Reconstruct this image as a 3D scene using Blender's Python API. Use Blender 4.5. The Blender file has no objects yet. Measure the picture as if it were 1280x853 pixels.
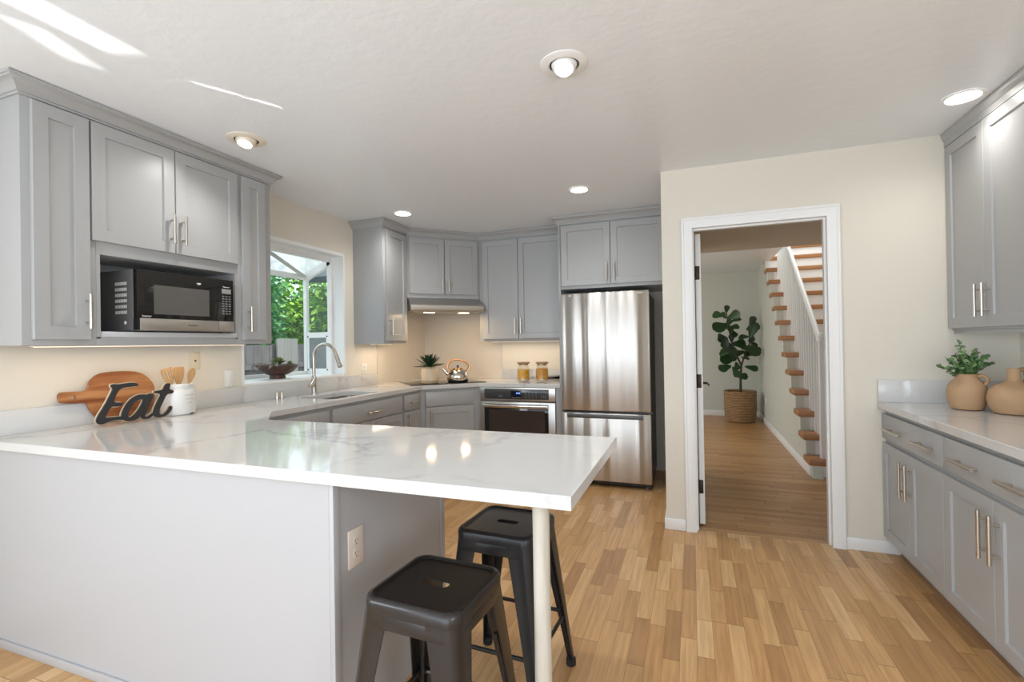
import bpy, bmesh, math, random
from mathutils import Vector, Matrix
R = math.radians
C = bpy.context.scene.collection
SC = bpy.context.scene

# ------------------------------------------------------------------ camera
F_PX, YAW, PITCH, ROLL, ZC = 607.657, 0.3545, 0.0048, -0.0166, 1.2828
def camera():
    cd = bpy.data.cameras.new('camera'); cd.sensor_width = 36; cd.sensor_fit = 'HORIZONTAL'
    cd.lens = F_PX*36/1280; cd.clip_start = 0.02
    o = bpy.data.objects.new('camera', cd); C.objects.link(o)
    f = Vector((-math.sin(YAW)*math.cos(PITCH), math.cos(YAW)*math.cos(PITCH), math.sin(PITCH)))
    r = Vector((math.cos(YAW), math.sin(YAW), 0)); u = r.cross(f)
    r2 = math.cos(ROLL)*r+math.sin(ROLL)*u; u2 = -math.sin(ROLL)*r+math.cos(ROLL)*u
    m = Matrix((r2, u2, -f)).transposed().to_4x4(); m.translation = (0, 0, ZC)
    o.matrix_world = m; SC.camera = o
camera()
SC.view_settings.view_transform = 'Standard'; SC.view_settings.look = 'None'
SC.view_settings.gamma = 1; SC.view_settings.use_curve_mapping = False
SC.view_settings.exposure = 0.12
# ------------------------------------------------------------------ light
w = bpy.data.worlds.new('sky'); SC.world = w; w.use_nodes = True
w.node_tree.nodes['Background'].inputs[0].default_value = (0.80, 0.90, 1.0, 1)
w.node_tree.nodes['Background'].inputs[1].default_value = 2.0

def lamp(name, kind, loc, target, energy, col=(1, 1, 1), **kw):
    l = bpy.data.lights.new(name, kind); l.energy = energy; l.color = col
    for k, v in kw.items(): setattr(l, k, v)
    o = bpy.data.objects.new(name, l); C.objects.link(o); o.location = loc
    d = Vector(target)-Vector(loc)
    o.rotation_euler = d.to_track_quat('-Z', 'Y').to_euler()
    return o
lamp('sun', 'SUN', (0, 0, 10), (-0.45, -0.25, 9.1), 4.0, (1, .95, .86), angle=R(1))
# daylight through assumed glass doors behind the camera and an assumed left dining window
lamp('daylight_rear', 'AREA', (-0.9, -2.2, 0.95), (-1.1, 0.6, 2.6), 48, (.77, .885, 1), shape='RECTANGLE', size=3.6, size_y=1.5)
lamp('side_fill', 'AREA', (1.9, -0.9, 1.5), (-3, 0.6, 1.3), 34, (.78, .89, 1), shape='RECTANGLE', size=1.6, size_y=1.4)  # added fill beyond an assumed opening in the right wall
lamp('daylight_dining', 'AREA', (-3.0, -1.1, 1.5), (1.6, 1.2, 1.1), 42, (.78, .89, 1), shape='RECTANGLE', size=1.5, size_y=1.3)
lamp('hall_fill', 'AREA', (-1.9, 6.3, 1.6), (1.5, 7.3, 0.9), 30, (1, .98, .95), shape='RECTANGLE', size=2.2, size_y=1.6)  # added fill; the unseen left of the hall is opened to let it in
lamp('stairwell_fill', 'AREA', (1.5, 7.2, 4.6), (1.5, 7.0, 0), 45, (1, .97, .93), shape='RECTANGLE', size=0.8, size_y=2.5)  # added fill lamp high in the well, brightens the stairs

# ------------------------------------------------------------------ materials
MATS = {}
def glint_lamp(name, p0, p1, width, energy, spread=.5):   # added narrow area lamp, shaped to throw one sun patch on the ceiling
    a, b = Vector((*p0, 2.44)), Vector((*p1, 2.44)); T = (a+b)/2; S = Vector((-2.45+(T.x+2.1)*.5, -2.75, .55)); d = (T-S).normalized()
    v1 = b-a; v2 = Vector((width, 0, 0)); e1 = v1-d*d.dot(v1); e2 = v2-d*d.dot(v2)
    o = lamp(name, 'AREA', S, T, energy, (1, .98, .95), shape='RECTANGLE', size=e1.length, size_y=e2.length, spread=R(spread))
    z = -d; x = e1.normalized(); y = z.cross(x); o.rotation_euler = Matrix((x, y, z)).transposed().to_euler()
glint_lamp('glint_wide', (-2.045, .35), (-2.052, 1.262), .125, .20)
glint_lamp('glint_narrow', (-2.185, 1.0), (-2.285, 1.25), .07, .035)
glint_lamp('glint_line', (-2.012, 1.495), (-1.838, 1.815), .016, .02, .2)

def mat(name, col=(.8, .8, .8), rough=.5, metal=0, spec=.5, bump=None, emis=None, **kw):
    if name in MATS: return MATS[name]
    m = bpy.data.materials.new(name); m.use_nodes = True; nt = m.node_tree; b = nt.nodes['Principled BSDF']
    b.inputs['Base Color'].default_value = (*col, 1); b.inputs['Roughness'].default_value = rough
    b.inputs['Metallic'].default_value = metal; b.inputs['Specular IOR Level'].default_value = spec
    for k, v in kw.items(): b.inputs[k].default_value = v
    if emis: b.inputs['Emission Color'].default_value = (*emis[0], 1); b.inputs['Emission Strength'].default_value = emis[1]
    if bump:
        sc, st, dist = bump
        tc = nt.nodes.new('ShaderNodeNewGeometry'); n = nt.nodes.new('ShaderNodeTexNoise'); n.inputs['Scale'].default_value = sc
        n.inputs['Detail'].default_value = 4
        bp = nt.nodes.new('ShaderNodeBump'); bp.inputs['Strength'].default_value = st; bp.inputs['Distance'].default_value = dist
        nt.links.new(tc.outputs['Position'], n.inputs['Vector']); nt.links.new(n.outputs['Fac'], bp.inputs['Height'])
        nt.links.new(bp.outputs['Normal'], b.inputs['Normal'])
    MATS[name] = m; return m
class NT:
    def __init__(s, m): s.nt = m.node_tree; s.b = s.nt.nodes['Principled BSDF']
    def n(s, t, **kw):
        x = s.nt.nodes.new(t)
        for k, v in kw.items():
            if hasattr(x, k) and k not in x.inputs: setattr(x, k, v)
            else: x.inputs[k].default_value = v
        return x
    def l(s, a, b): s.nt.links.new(a, b)
    def math(s, op, a, b=None):
        x = s.nt.nodes.new('ShaderNodeMath'); x.operation = op
        for i, v in enumerate((a, b)):
            if v is None: continue
            if isinstance(v, (int, float)): x.inputs[i].default_value = v
            else: s.l(v, x.inputs[i])
        return x.outputs[0]
    def ramp(s, fac, stops):
        r = s.nt.nodes.new('ShaderNodeValToRGB'); e = r.color_ramp.elements
        while len(e) < len(stops): e.new(.5)
        for i, (p, c) in enumerate(stops): e[i].position = p; e[i].color = (*c, 1)
        s.l(fac, r.inputs[0]); return r.outputs[0]
    def mix(s, mode, fac, a, b):
        x = s.nt.nodes.new('ShaderNodeMix'); x.data_type = 'RGBA'; x.blend_type = mode
        for i, v in ((0, fac), (6, a), (7, b)):
            if isinstance(v, (int, float)): x.inputs[i].default_value = v
            elif isinstance(v, tuple): x.inputs[i].default_value = (*v, 1)
            else: s.l(v, x.inputs[i])
        return x.outputs[2]

def plank_mat(name, axis, width, dens, stops, rough=.33):
    m = mat(name, rough=rough); t = NT(m)
    g = t.n('ShaderNodeNewGeometry'); s = t.n('ShaderNodeSeparateXYZ'); t.l(g.outputs['Position'], s.inputs[0])
    a, b = (s.outputs[0], s.outputs[1]) if axis == 'y' else (s.outputs[1], s.outputs[0])
    rowf = t.math('DIVIDE', t.math('ADD', a, 20.0), width); row = t.math('FLOOR', rowf); fr = t.math('FRACT', rowf)
    u = t.math('ADD', t.math('MULTIPLY', b, dens), t.math('MULTIPLY', row, 17.37))
    v = t.n('ShaderNodeTexVoronoi', voronoi_dimensions='1D', feature='F1'); v.inputs['Scale'].default_value = 1; t.l(u, v.inputs['W'])
    ve = t.n('ShaderNodeTexVoronoi', voronoi_dimensions='1D', feature='DISTANCE_TO_EDGE'); ve.inputs['Scale'].default_value = 1; t.l(u, ve.inputs['W'])
    wn = t.n('ShaderNodeTexWhiteNoise', noise_dimensions='2D')
    cb = t.n('ShaderNodeCombineXYZ'); t.l(row, cb.inputs[0]); sx = t.n('ShaderNodeSeparateColor'); t.l(v.outputs['Color'], sx.inputs[0]); t.l(sx.outputs[0], cb.inputs[1])
    t.l(cb.outputs[0], wn.inputs['Vector'])
    base = t.ramp(wn.outputs['Value'], stops)
    # grain
    gv = t.n('ShaderNodeCombineXYZ'); t.l(t.math('MULTIPLY', a, 55.0), gv.inputs[0]); t.l(t.math('ADD', t.math('MULTIPLY', b, 3.0), t.math('MULTIPLY', wn.outputs['Value'], 60.0)), gv.inputs[1])
    gn = t.n('ShaderNodeTexNoise'); gn.inputs['Scale'].default_value = 1; gn.inputs['Detail'].default_value = 5; gn.inputs['Distortion'].default_value = .6; t.l(gv.outputs[0], gn.inputs['Vector'])
    gr = t.ramp(gn.outputs['Fac'], [(.3, (.80, .76, .70)), (.65, (1.06, 1.05, 1.03))])
    col = t.mix('MULTIPLY', 1.0, base, gr)
    e1 = t.math('LESS_THAN', t.math('MINIMUM', fr, t.math('SUBTRACT', 1.0, fr)), .012)
    e2 = t.math('LESS_THAN', ve.outputs['Distance'], .004)
    col = t.mix('MIX', t.math('MULTIPLY', t.math('MAXIMUM', e1, e2), .7), col, (.13, .065, .025))
    t.l(col, t.b.inputs['Base Color'])
    bp = t.n('ShaderNodeBump', Strength=.12, Distance=.002); t.l(gn.outputs['Fac'], bp.inputs['Height']); t.l(bp.outputs[0], t.b.inputs['Normal'])
    return m
OAK = [(0, (.41, .22, .09)), (.2, (.53, .30, .125)), (.65, (.61, .36, .16)), (1, (.72, .475, .245))]
M_floor = plank_mat('oak_floor', 'y', .066, 2.3, OAK)
M_floor2 = plank_mat('oak_floor_hall', 'x', .0585, 1.5, [(0, (.37, .19, .075)), (.5, (.46, .245, .10)), (1, (.52, .30, .135))])

def quartz():
    m = mat('quartz', (.645, .637, .622), rough=.07, spec=.5); t = NT(m)
    g = t.n('ShaderNodeNewGeometry')
    n1 = t.n('ShaderNodeTexNoise', Scale=1.3, Detail=6.0, Roughness=.62); t.l(g.outputs['Position'], n1.inputs['Vector'])
    mx = t.nt.nodes.new('ShaderNodeVectorMath'); mx.operation = 'MULTIPLY_ADD'; t.l(n1.outputs['Color'], mx.inputs[0]); mx.inputs[1].default_value = (.9, .9, .9); t.l(g.outputs['Position'], mx.inputs[2])
    v = t.n('ShaderNodeTexVoronoi', feature='DISTANCE_TO_EDGE'); v.inputs['Scale'].default_value = 1.35; t.l(mx.outputs[0], v.inputs['Vector'])
    n2 = t.n('ShaderNodeTexNoise', Scale=2.2, Detail=3.0); t.l(g.outputs['Position'], n2.inputs['Vector'])
    vein = t.ramp(v.outputs['Distance'], [(0, (1, 1, 1)), (.018, (.35, .35, .35)), (.06, (0, 0, 0))])
    msk = t.ramp(n2.outputs['Fac'], [(.44, (0, 0, 0)), (.60, (1, 1, 1))])
    f = t.mix('MULTIPLY', 1.0, vein, msk)
    col = t.mix('MIX', t.math('MULTIPLY', f, .8), (.645, .637, .622), (.42, .41, .42))
    t.l(col, t.b.inputs['Base Color']); return m
M_quartz = quartz()
M_wall = mat('cream_paint', (.765, .71, .615), .6, spec=.3, bump=(22, .25, .004))
M_hallwall = mat('hall_paint', (.60, .61, .54), .6, spec=.3)
M_soffit = mat('soffit_shade_tone', (.60, .52, .42), .6, spec=.3)  # tan holds the underside's shade and the warm bounce off the oak floor
M_ceil = mat('ceiling_paint', (.85, .88, .91), .30, spec=.35, bump=(16, .35, .006))
M_trim = mat('white_trim', (.87, .865, .85), .35)
M_gray = mat('gray_cabinet', (.40, .40, .398), .30)
M_gray2 = mat('gray_panel', (.455, .448, .455), .38)
M_nickel = mat('brushed_nickel', (.62, .57, .50), .3, 1)
M_white = mat('white_plastic', (.82, .81, .78), .35)
M_ivory = mat('ivory_plastic', (.72, .63, .48), .4)
M_pink = mat('almond_plastic', (.75, .64, .56), .35)
M_dark = mat('dark_slot', (.015, .013, .012), .5)
M_black = mat('black_plastic', (.012, .012, .013), .25)
M_bglass = mat('black_glass', (.012, .011, .010), .05)
M_ovglass = mat('oven_glass', (.05, .036, .03), .06)
M_ctrl = mat('control_glass', (.05, .05, .052), .15)
M_screenblue = mat('display_blue', (.005, .008, .02), .1)
M_digit = mat('display_digit', (.1, .2, .6), .3, emis=((.25, .45, 1), .9))
def brushed(name, col, rough, scale, vert=True):
    m = mat(name, col, rough, 1); t = NT(m)
    g = t.n('ShaderNodeNewGeometry'); mp = t.n('ShaderNodeMapping'); t.l(g.outputs['Position'], mp.inputs[0])
    mp.inputs['Scale'].default_value = (scale, scale, 1.5) if vert else (2, 2, scale)
    n = t.n('ShaderNodeTexNoise', Scale=1.0, Detail=3.0); t.l(mp.outputs[0], n.inputs['Vector'])
    rr = t.ramp(n.outputs['Fac'], [(.3, (rough*.93,)*3), (.7, (rough*1.07,)*3)]); t.l(rr, t.b.inputs['Roughness'])
    # sheet metal is slightly wavy from side to side
    mp2 = t.n('ShaderNodeMapping'); t.l(g.outputs['Position'], mp2.inputs[0]); mp2.inputs['Scale'].default_value = (9, 9, .12)
    n2 = t.n('ShaderNodeTexNoise', Scale=1.0, Detail=1.0); t.l(mp2.outputs[0], n2.inputs['Vector'])
    bp = t.n('ShaderNodeBump', Strength=.6, Distance=.05); t.l(n2.outputs['Fac'], bp.inputs['Height']); t.l(bp.outputs[0], t.b.inputs['Normal'])
    return m
M_steel = brushed('stainless_steel', (.60, .57, .53), .34, 60)
def aniso(m, a):
    t = NT(m); tg = t.n('ShaderNodeTangent', direction_type='RADIAL', axis='Z'); t.l(tg.outputs[0], t.b.inputs['Tangent']); t.b.inputs['Anisotropic'].default_value = a; t.b.inputs['Anisotropic Rotation'].default_value = .25
aniso(M_steel, .6)
M_steelh = mat('stainless_trim', (.60, .57, .53), .3, 1)
M_sink = mat('sink_steel', (.60, .57, .54), .25, 1)
M_fridgeside = mat('fridge_side', (.13, .125, .12), .45)
M_gun = mat('gunmetal_paint', (.045, .041, .039), .26, .6)
M_gunseat = mat('dark_seat', (.011, .009, .009), .42, .2)
M_gun2 = mat('black_metal', (.020, .020, .021), .34, .3)
M_rubber = mat('rubber', (.012, .012, .012), .7)
def wood(name, stops, axis=1, scale=14, rough=.45):
    m = mat(name, rough=rough); t = NT(m); g = t.n('ShaderNodeNewGeometry'); mp = t.n('ShaderNodeMapping'); t.l(g.outputs['Position'], mp.inputs[0])
    s = [scale]*3; s[axis] = scale*.09; mp.inputs['Scale'].default_value = s
    n = t.n('ShaderNodeTexNoise', Scale=1.0, Detail=4.0, Distortion=.8); t.l(mp.outputs[0], n.inputs['Vector'])
    t.l(t.ramp(n.outputs['Fac'], stops), t.b.inputs['Base Color']); return m
M_acacia = wood('acacia_wood', [(.3, (.16, .045, .014)), (.5, (.30, .10, .03)), (.68, (.52, .25, .10))], 1, 16)
M_spoon = wood('beech_wood', [(.3, (.50, .29, .13)), (.7, (.66, .43, .22))], 2, 40)
M_tread = wood('oak_tread', [(.3, (.33, .14, .05)), (.7, (.44, .21, .08))], 0, 20, .35)
M_post = wood('whitewashed_wood', [(.3, (.47, .43, .36)), (.7, (.57, .53, .46))], 2, 40, .45)
M_lid = wood('light_wood_lid', [(.3, (.36, .20, .10)), (.7, (.46, .28, .15))], 0, 40)
M_bowl = wood('dark_wood_bowl', [(.3, (.035, .016, .010)), (.7, (.11, .05, .03))], 0, 30)
M_fence = wood('weathered_fence', [(.3, (.09, .082, .09)), (.7, (.19, .17, .18))], 2, 9, .8)
M_crock = mat('white_ceramic', (.80, .785, .76), .3)
M_charcoal = mat('charcoal_paint', (.030, .029, .030), .65)
M_cream = mat('cream_wood_edge', (.72, .60, .42), .6)
M_terra = mat('clay', (.50, .315, .175), .75, bump=(30, .3, .004))
M_creampot = mat('cream_pot', (.72, .56, .38), .5)
M_copper = mat('copper', (.80, .42, .20), .2, 1)
M_chrome = mat('polished_steel', (.70, .66, .60), .07, 1, bump=(45, .25, .004))
M_pasta = mat('yellow_pasta', (.85, .42, .02), .5, bump=(60, 1.0, .02))
M_pasta2 = mat('amber_pasta', (.72, .33, .025), .5, bump=(60, 1.0, .02))
def leafmat(name, a, b, scale=8, rough=.4):
    m = mat(name, a, rough); t = NT(m); g = t.n('ShaderNodeNewGeometry')
    t.l(t.ramp(g.outputs['Random Per Island'], [(0, a), (1, b)]), t.b.inputs['Base Color']); return m
M_agave = leafmat('agave_leaf', (.008, .028, .012), (.022, .065, .020))
M_fig = leafmat('fig_leaf', (.006, .022, .007), (.03, .085, .02), rough=.3)
M_euc = leafmat('eucalyptus_leaf', (.06, .15, .05), (.26, .42, .17))
M_succ = leafmat('succulent_leaf', (.10, .14, .05), (.30, .34, .13))
M_succ2 = leafmat('pale_succulent_leaf', (.25, .24, .20), (.40, .36, .34))
M_tree = leafmat('tree_leaf', (.045, .20, .02), (.38, .64, .05))
M_tree2 = leafmat('tree_leaf_cool', (.03, .18, .07), (.20, .52, .16))
M_bark = mat('bark', (.10, .07, .045), .8)
M_branch = mat('fig_stem', (.045, .035, .02), .7)
M_soil = mat('soil', (.02, .014, .01), .9)
def basket():
    m = mat('woven_basket', (.3, .2, .1), .75); t = NT(m); g = t.n('ShaderNodeNewGeometry'); s = t.n('ShaderNodeSeparateXYZ'); t.l(g.outputs['Position'], s.inputs[0])
    n = t.n('ShaderNodeTexNoise', Scale=14.0, Detail=3.0); mp = t.n('ShaderNodeMapping'); mp.inputs['Scale'].default_value = (1, 1, 4); t.l(g.outputs['Position'], mp.inputs[0]); t.l(mp.outputs[0], n.inputs['Vector'])
    wv = t.math('SINE', t.math('MULTIPLY', s.outputs[2], 260.0))
    h = t.math('ADD', t.math('MULTIPLY', wv, .3), n.outputs['Fac'])
    t.l(t.ramp(h, [(.2, (.16, .085, .035)), (.8, (.40, .25, .12))]), t.b.inputs['Base Color'])
    bp = t.n('ShaderNodeBump', Strength=.8, Distance=.01); t.l(h, bp.inputs['Height']); t.l(bp.outputs[0], t.b.inputs['Normal']); return m
M_basket = basket()
def archglass(name, tint=(1, 1, 1), refl=.10, body=None, bodyf=0):
    m = bpy.data.materials.new(name); m.use_nodes = True; nt = m.node_tree; nt.nodes.clear()
    o = nt.nodes.new('ShaderNodeOutputMaterial'); tr = nt.nodes.new('ShaderNodeBsdfTransparent'); tr.inputs[0].default_value = (*tint, 1)
    gl = nt.nodes.new('ShaderNodeBsdfGlossy'); gl.inputs['Roughness'].default_value = .02
    lw = nt.nodes.new('ShaderNodeLayerWeight'); lw.inputs[0].default_value = .5
    pw = nt.nodes.new('ShaderNodeMath'); pw.operation = 'POWER'; nt.links.new(lw.outputs['Facing'], pw.inputs[0]); pw.inputs[1].default_value = 5
    fr = nt.nodes.new('ShaderNodeMath'); fr.operation = 'MULTIPLY_ADD'; nt.links.new(pw.outputs[0], fr.inputs[0]); fr.inputs[1].default_value = .6; fr.inputs[2].default_value = .03
    mx = nt.nodes.new('ShaderNodeMixShader'); nt.links.new(fr.outputs[0], mx.inputs[0]); nt.links.new(tr.outputs[0], mx.inputs[1]); nt.links.new(gl.outputs[0], mx.inputs[2])
    last = mx
    if body:
        df = nt.nodes.new('ShaderNodeBsdfDiffuse'); df.inputs[0].default_value = (*body, 1)
        tl = nt.nodes.new('ShaderNodeBsdfTranslucent'); tl.inputs[0].default_value = (*body, 1)
        ad = nt.nodes.new('ShaderNodeMixShader'); ad.inputs[0].default_value = .5; nt.links.new(df.outputs[0], ad.inputs[1]); nt.links.new(tl.outputs[0], ad.inputs[2])
        m2 = nt.nodes.new('ShaderNodeMixShader'); m2.inputs[0].default_value = bodyf; nt.links.new(mx.outputs[0], m2.inputs[1]); nt.links.new(ad.outputs[0], m2.inputs[2]); last = m2
    nt.links.new(last.outputs[0], o.inputs[0]); return m
M_glass = archglass('window_glass', (.93, .97, .95))
M_frost = archglass('roof_glass', (.95, .97, .98), body=(.95, .96, .96), bodyf=.55)
M_mesh = archglass('insect_screen', (.7, .74, .74), body=(.45, .48, .48), bodyf=.45)
M_jar = archglass('jar_glass', (.97, .97, .95))
M_lamp = mat('lamp_lens', (1, 1, 1), .4, emis=((1, .95, .87), 9))
M_hoodlamp = mat('hood_lamp_lens', (1, 1, 1), .4, emis=((1, .72, .42), 7))
M_undercab = mat('undercabinet_lens', (1, 1, 1), .4, emis=((1, .75, .48), 1.6))

# ------------------------------------------------------------------ mesh builder
class MB:
    def __init__(s, org=(0, 0, 0)): s.bm = bmesh.new(); s.org = Vector(org)
    def face(s, vs, smooth=False):
        try: f = s.bm.faces.new(vs); f.smooth = smooth; return f
        except ValueError: return None
    def verts(s, pts): return [s.bm.verts.new(Vector(p)) for p in pts]
    def hexa(s, P, bevel=0, seg=2):
        v = s.verts(P); fs = []
        for q in ((0, 3, 2, 1), (4, 5, 6, 7), (0, 1, 5, 4), (1, 2, 6, 5), (2, 3, 7, 6), (3, 0, 4, 7)): fs.append(s.face([v[i] for i in q]))
        if bevel:
            es = list({e for f in fs for e in f.edges})
            r = bmesh.ops.bevel(s.bm, geom=es, offset=bevel, segments=seg, affect='EDGES', profile=.5)
            for f in r['faces']: f.smooth = True
        return s
    def box(s, x0, x1, y0, y1, z0, z1, bevel=0, seg=2):
        x0, x1 = sorted((x0, x1)); y0, y1 = sorted((y0, y1)); z0, z1 = sorted((z0, z1))
        return s.hexa([(x0, y0, z0), (x1, y0, z0), (x1, y1, z0), (x0, y1, z0), (x0, y0, z1), (x1, y0, z1), (x1, y1, z1), (x0, y1, z1)], bevel, seg)
    def prism(s, poly, z0, z1):           # poly: xy points, any winding
        a = s.verts([(x, y, z0) for x, y in poly]); b = s.verts([(x, y, z1) for x, y in poly]); n = len(poly)
        s.face(a[::-1]); s.face(b)
        for i in range(n): s.face([a[i], a[(i+1) % n], b[(i+1) % n], b[i]])
        return s
    def sweep(s, prof, path, ups=None, closed=False, cap=True):  # prof [(out,z)] carried along an xy path with mitred corners
        n = len(path); rings = []
        for i, p in enumerate(path):
            p = Vector((p[0], p[1])); a = Vector(path[i-1][:2]) if i > 0 else None; b = Vector(path[i+1][:2]) if i < n-1 else None
            d0 = (p-a).normalized() if a else None; d1 = (b-p).normalized() if b else None
            if d0 is None: d0 = d1
            if d1 is None: d1 = d0
            n0 = Vector((d0.y, -d0.x)); n1 = Vector((d1.y, -d1.x)); m = (n0+n1).normalized(); m /= max(.3, m.dot(n0))
            rings.append(s.verts([(p.x+m.x*o, p.y+m.y*o, z) for o, z in prof]))
        for i in range(n-1):
            for j in range(len(prof)-1): s.face([rings[i][j], rings[i+1][j], rings[i+1][j+1], rings[i][j+1]])
            s.face([rings[i][-1], rings[i+1][-1], rings[i+1][0], rings[i][0]])
        if cap: s.face(rings[0]); s.face(rings[-1][::-1])
        return s
    def tube(s, path, rad, n=12, cap=True, flat=1.0):
        pts = [Vector(p) for p in path]; k = len(pts); rs = rad if isinstance(rad, (list, tuple)) else [rad]*k
        t = (pts[1]-pts[0]).normalized(); up = Vector((0, 0, 1)) if abs(t.z) < .9 else Vector((1, 0, 0))
        nrm = (up-t*up.dot(t)).normalized(); rings = []
        for i in range(k):
            t = (pts[min(i+1, k-1)]-pts[max(i-1, 0)]).normalized()
            nrm = (nrm-t*nrm.dot(t)).normalized(); bn = t.cross(nrm)
            rings.append(s.verts([pts[i]+rs[i]*(math.cos(2*math.pi*j/n)*nrm+flat*math.sin(2*math.pi*j/n)*bn) for j in range(n)]))
        for i in range(k-1):
            for j in range(n): s.face([rings[i][j], rings[i][(j+1) % n], rings[i+1][(j+1) % n], rings[i+1][j]], True)
        if cap: s.face(rings[0][::-1]); s.face(rings[-1])
        return s
    def cyl(s, p0, p1, r, n=16): return s.tube([p0, p1], r, n)
    def lathe(s, c, prof, n=32, axis=None, caps=(True, True)):   # prof [(r,z)] about c
        c = Vector(c); q = Vector(axis).to_track_quat('Z', 'Y') if axis else None; rings = []
        for r, z in prof:
            ring = []
            for j in range(n):
                p = Vector((r*math.cos(2*math.pi*j/n), r*math.sin(2*math.pi*j/n), z))
                if q: p = q @ p
                ring.append(s.bm.verts.new(c+p))
            rings.append(ring)
        for i in range(len(prof)-1):
            for j in range(n): s.face([rings[i][j], rings[i][(j+1) % n], rings[i+1][(j+1) % n], rings[i+1][j]], True)
        if caps[0]: s.face(rings[0][::-1])
        if caps[1]: s.face(rings[-1])
        return s
    def leaf(s, base, d, nrm, L, W, shape, curl=0.0, fold=.12):   # shape: [(t,width)]
        base = Vector(base); d = Vector(d).normalized(); nrm = Vector(nrm); nrm = (nrm-d*nrm.dot(d)).normalized(); sd = d.cross(nrm); rows = []
        for t, wd in shape:
            cpt = base+d*L*t+nrm*(curl*L*t*t)
            rows.append(s.verts([cpt-sd*W*wd*.5+nrm*W*wd*fold, cpt, cpt+sd*W*wd*.5+nrm*W*wd*fold]))
        for a, b in zip(rows, rows[1:]):
            s.face([a[0], a[1], b[1], b[0]], True); s.face([a[1], a[2], b[2], b[1]], True)
        return s
    def build(s, name, m, parent=None, sharp=35, bevel=0, off=None):
        me = bpy.data.meshes.new(name); bmesh.ops.remove_doubles(s.bm, verts=s.bm.verts, dist=1e-6)
        bmesh.ops.recalc_face_normals(s.bm, faces=s.bm.faces)
        s.bm.transform(Matrix.Translation(-s.org)); s.bm.to_mesh(me); s.bm.free()
        me.set_sharp_from_angle(angle=R(sharp)); me.materials.append(m)
        o = bpy.data.objects.new(name, me); C.objects.link(o)
        if parent is not None: o.parent = parent
        else: o.location = s.org
        if bevel:
            b = o.modifiers.new('bevel', 'BEVEL'); b.width = bevel; b.segments = 2; b.limit_method = 'ANGLE'; b.angle_limit = R(40)
        return o
def tag(o, label, cat, group=None):
    o['label'] = label; o['category'] = cat
    if group: o['group'] = group
    return o
class Thing:
    def __init__(s, name, label, cat, loc, group=None):
        s.o = bpy.data.objects.new(name, None); s.o.empty_display_size = .1; C.objects.link(s.o); s.o.location = loc; s.loc = Vector(loc); tag(s.o, label, cat, group)
    def mb(s): return MB(s.loc)
def struct(mb, name, m, parent=None, **kw):
    o = mb.build(name, m, parent, **kw)
    if parent is None: o['kind'] = 'structure'
    return o
def kids(o): return [c for c in bpy.data.objects if c.parent == o]
def copy_tree(o, parent=None):
    c = o.copy(); C.objects.link(c); c.parent = parent
    for ch in kids(o): copy_tree(ch, c)
    return c

class Fr:                                  # a vertical face: origin, direction along it, outward normal
    def __init__(s, o, u, n): s.o = Vector(o); s.u = Vector(u).normalized(); s.n = Vector(n).normalized()
    def p(s, a, d, z): return s.o+s.u*a+s.n*d+Vector((0, 0, z))
    def hexa(s, mb, a0, a1, d0, d1, z0, z1, bevel=0):
        return mb.hexa([s.p(a0, d0, z0), s.p(a1, d0, z0), s.p(a1, d1, z0), s.p(a0, d1, z0), s.p(a0, d0, z1), s.p(a1, d0, z1), s.p(a1, d1, z1), s.p(a0, d1, z1)], bevel)
def shaker(mb, f, a0, a1, z0, z1, t=.02, rail=.057, rec=.009, d0=.001):
    def ring(i, d): return mb.verts([f.p(a0+i, d, z0+i), f.p(a1-i, d, z0+i), f.p(a1-i, d, z1-i), f.p(a0+i, d, z1-i)])
    L = [ring(0, d0), ring(0, d0+t-.002), ring(.002, d0+t), ring(rail, d0+t), ring(rail+.003, d0+t-rec)]
    mb.face(L[0][::-1])
    for A, B in zip(L, L[1:]):
        for i in range(4): mb.face([A[i], A[(i+1) % 4], B[(i+1) % 4], B[i]])
    mb.face(L[-1]); return mb
def bar_handle(th, f, a, z, L, vert, parent, d=.021, r=.0072, so=.032):
    mb = th.mb()
    if vert: A, B = f.p(a, d+so, z-L/2), f.p(a, d+so, z+L/2); P = [(a, z-L*.32), (a, z+L*.32)]
    else: A, B = f.p(a-L/2, d+so, z), f.p(a+L/2, d+so, z); P = [(a-L*.32, z), (a+L*.32, z)]
    mb.cyl(A, B, r, 12)
    for pa, pz in P: mb.cyl(f.p(pa, d-.0005, pz), f.p(pa, d+so, pz), r*.8, 10)
    return mb.build('handle', M_nickel, parent)
def door(th, f, a0, a1, z0, z1, hand=None, name='door', rail=.057, parent=None):
    mb = th.mb(); shaker(mb, f, a0, a1, z0, z1, rail=rail); o = mb.build(name, M_gray, parent or th.o)
    if hand: bar_handle(th, f, *hand, o)
    return o
def drawer(th, f, a0, a1, z0, z1, hands=(), name='drawer'):
    mb = th.mb(); f.hexa(mb, a0, a1, .001, .021, z0, z1, .002); o = mb.build(name, M_gray, th.o)
    for h in hands: bar_handle(th, f, *h, o)
    return o

XL, XR, YB, YD, H, CZ, CT = -2.97, 1.69, 5.03, 3.478, 2.44, .8975, .038
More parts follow.
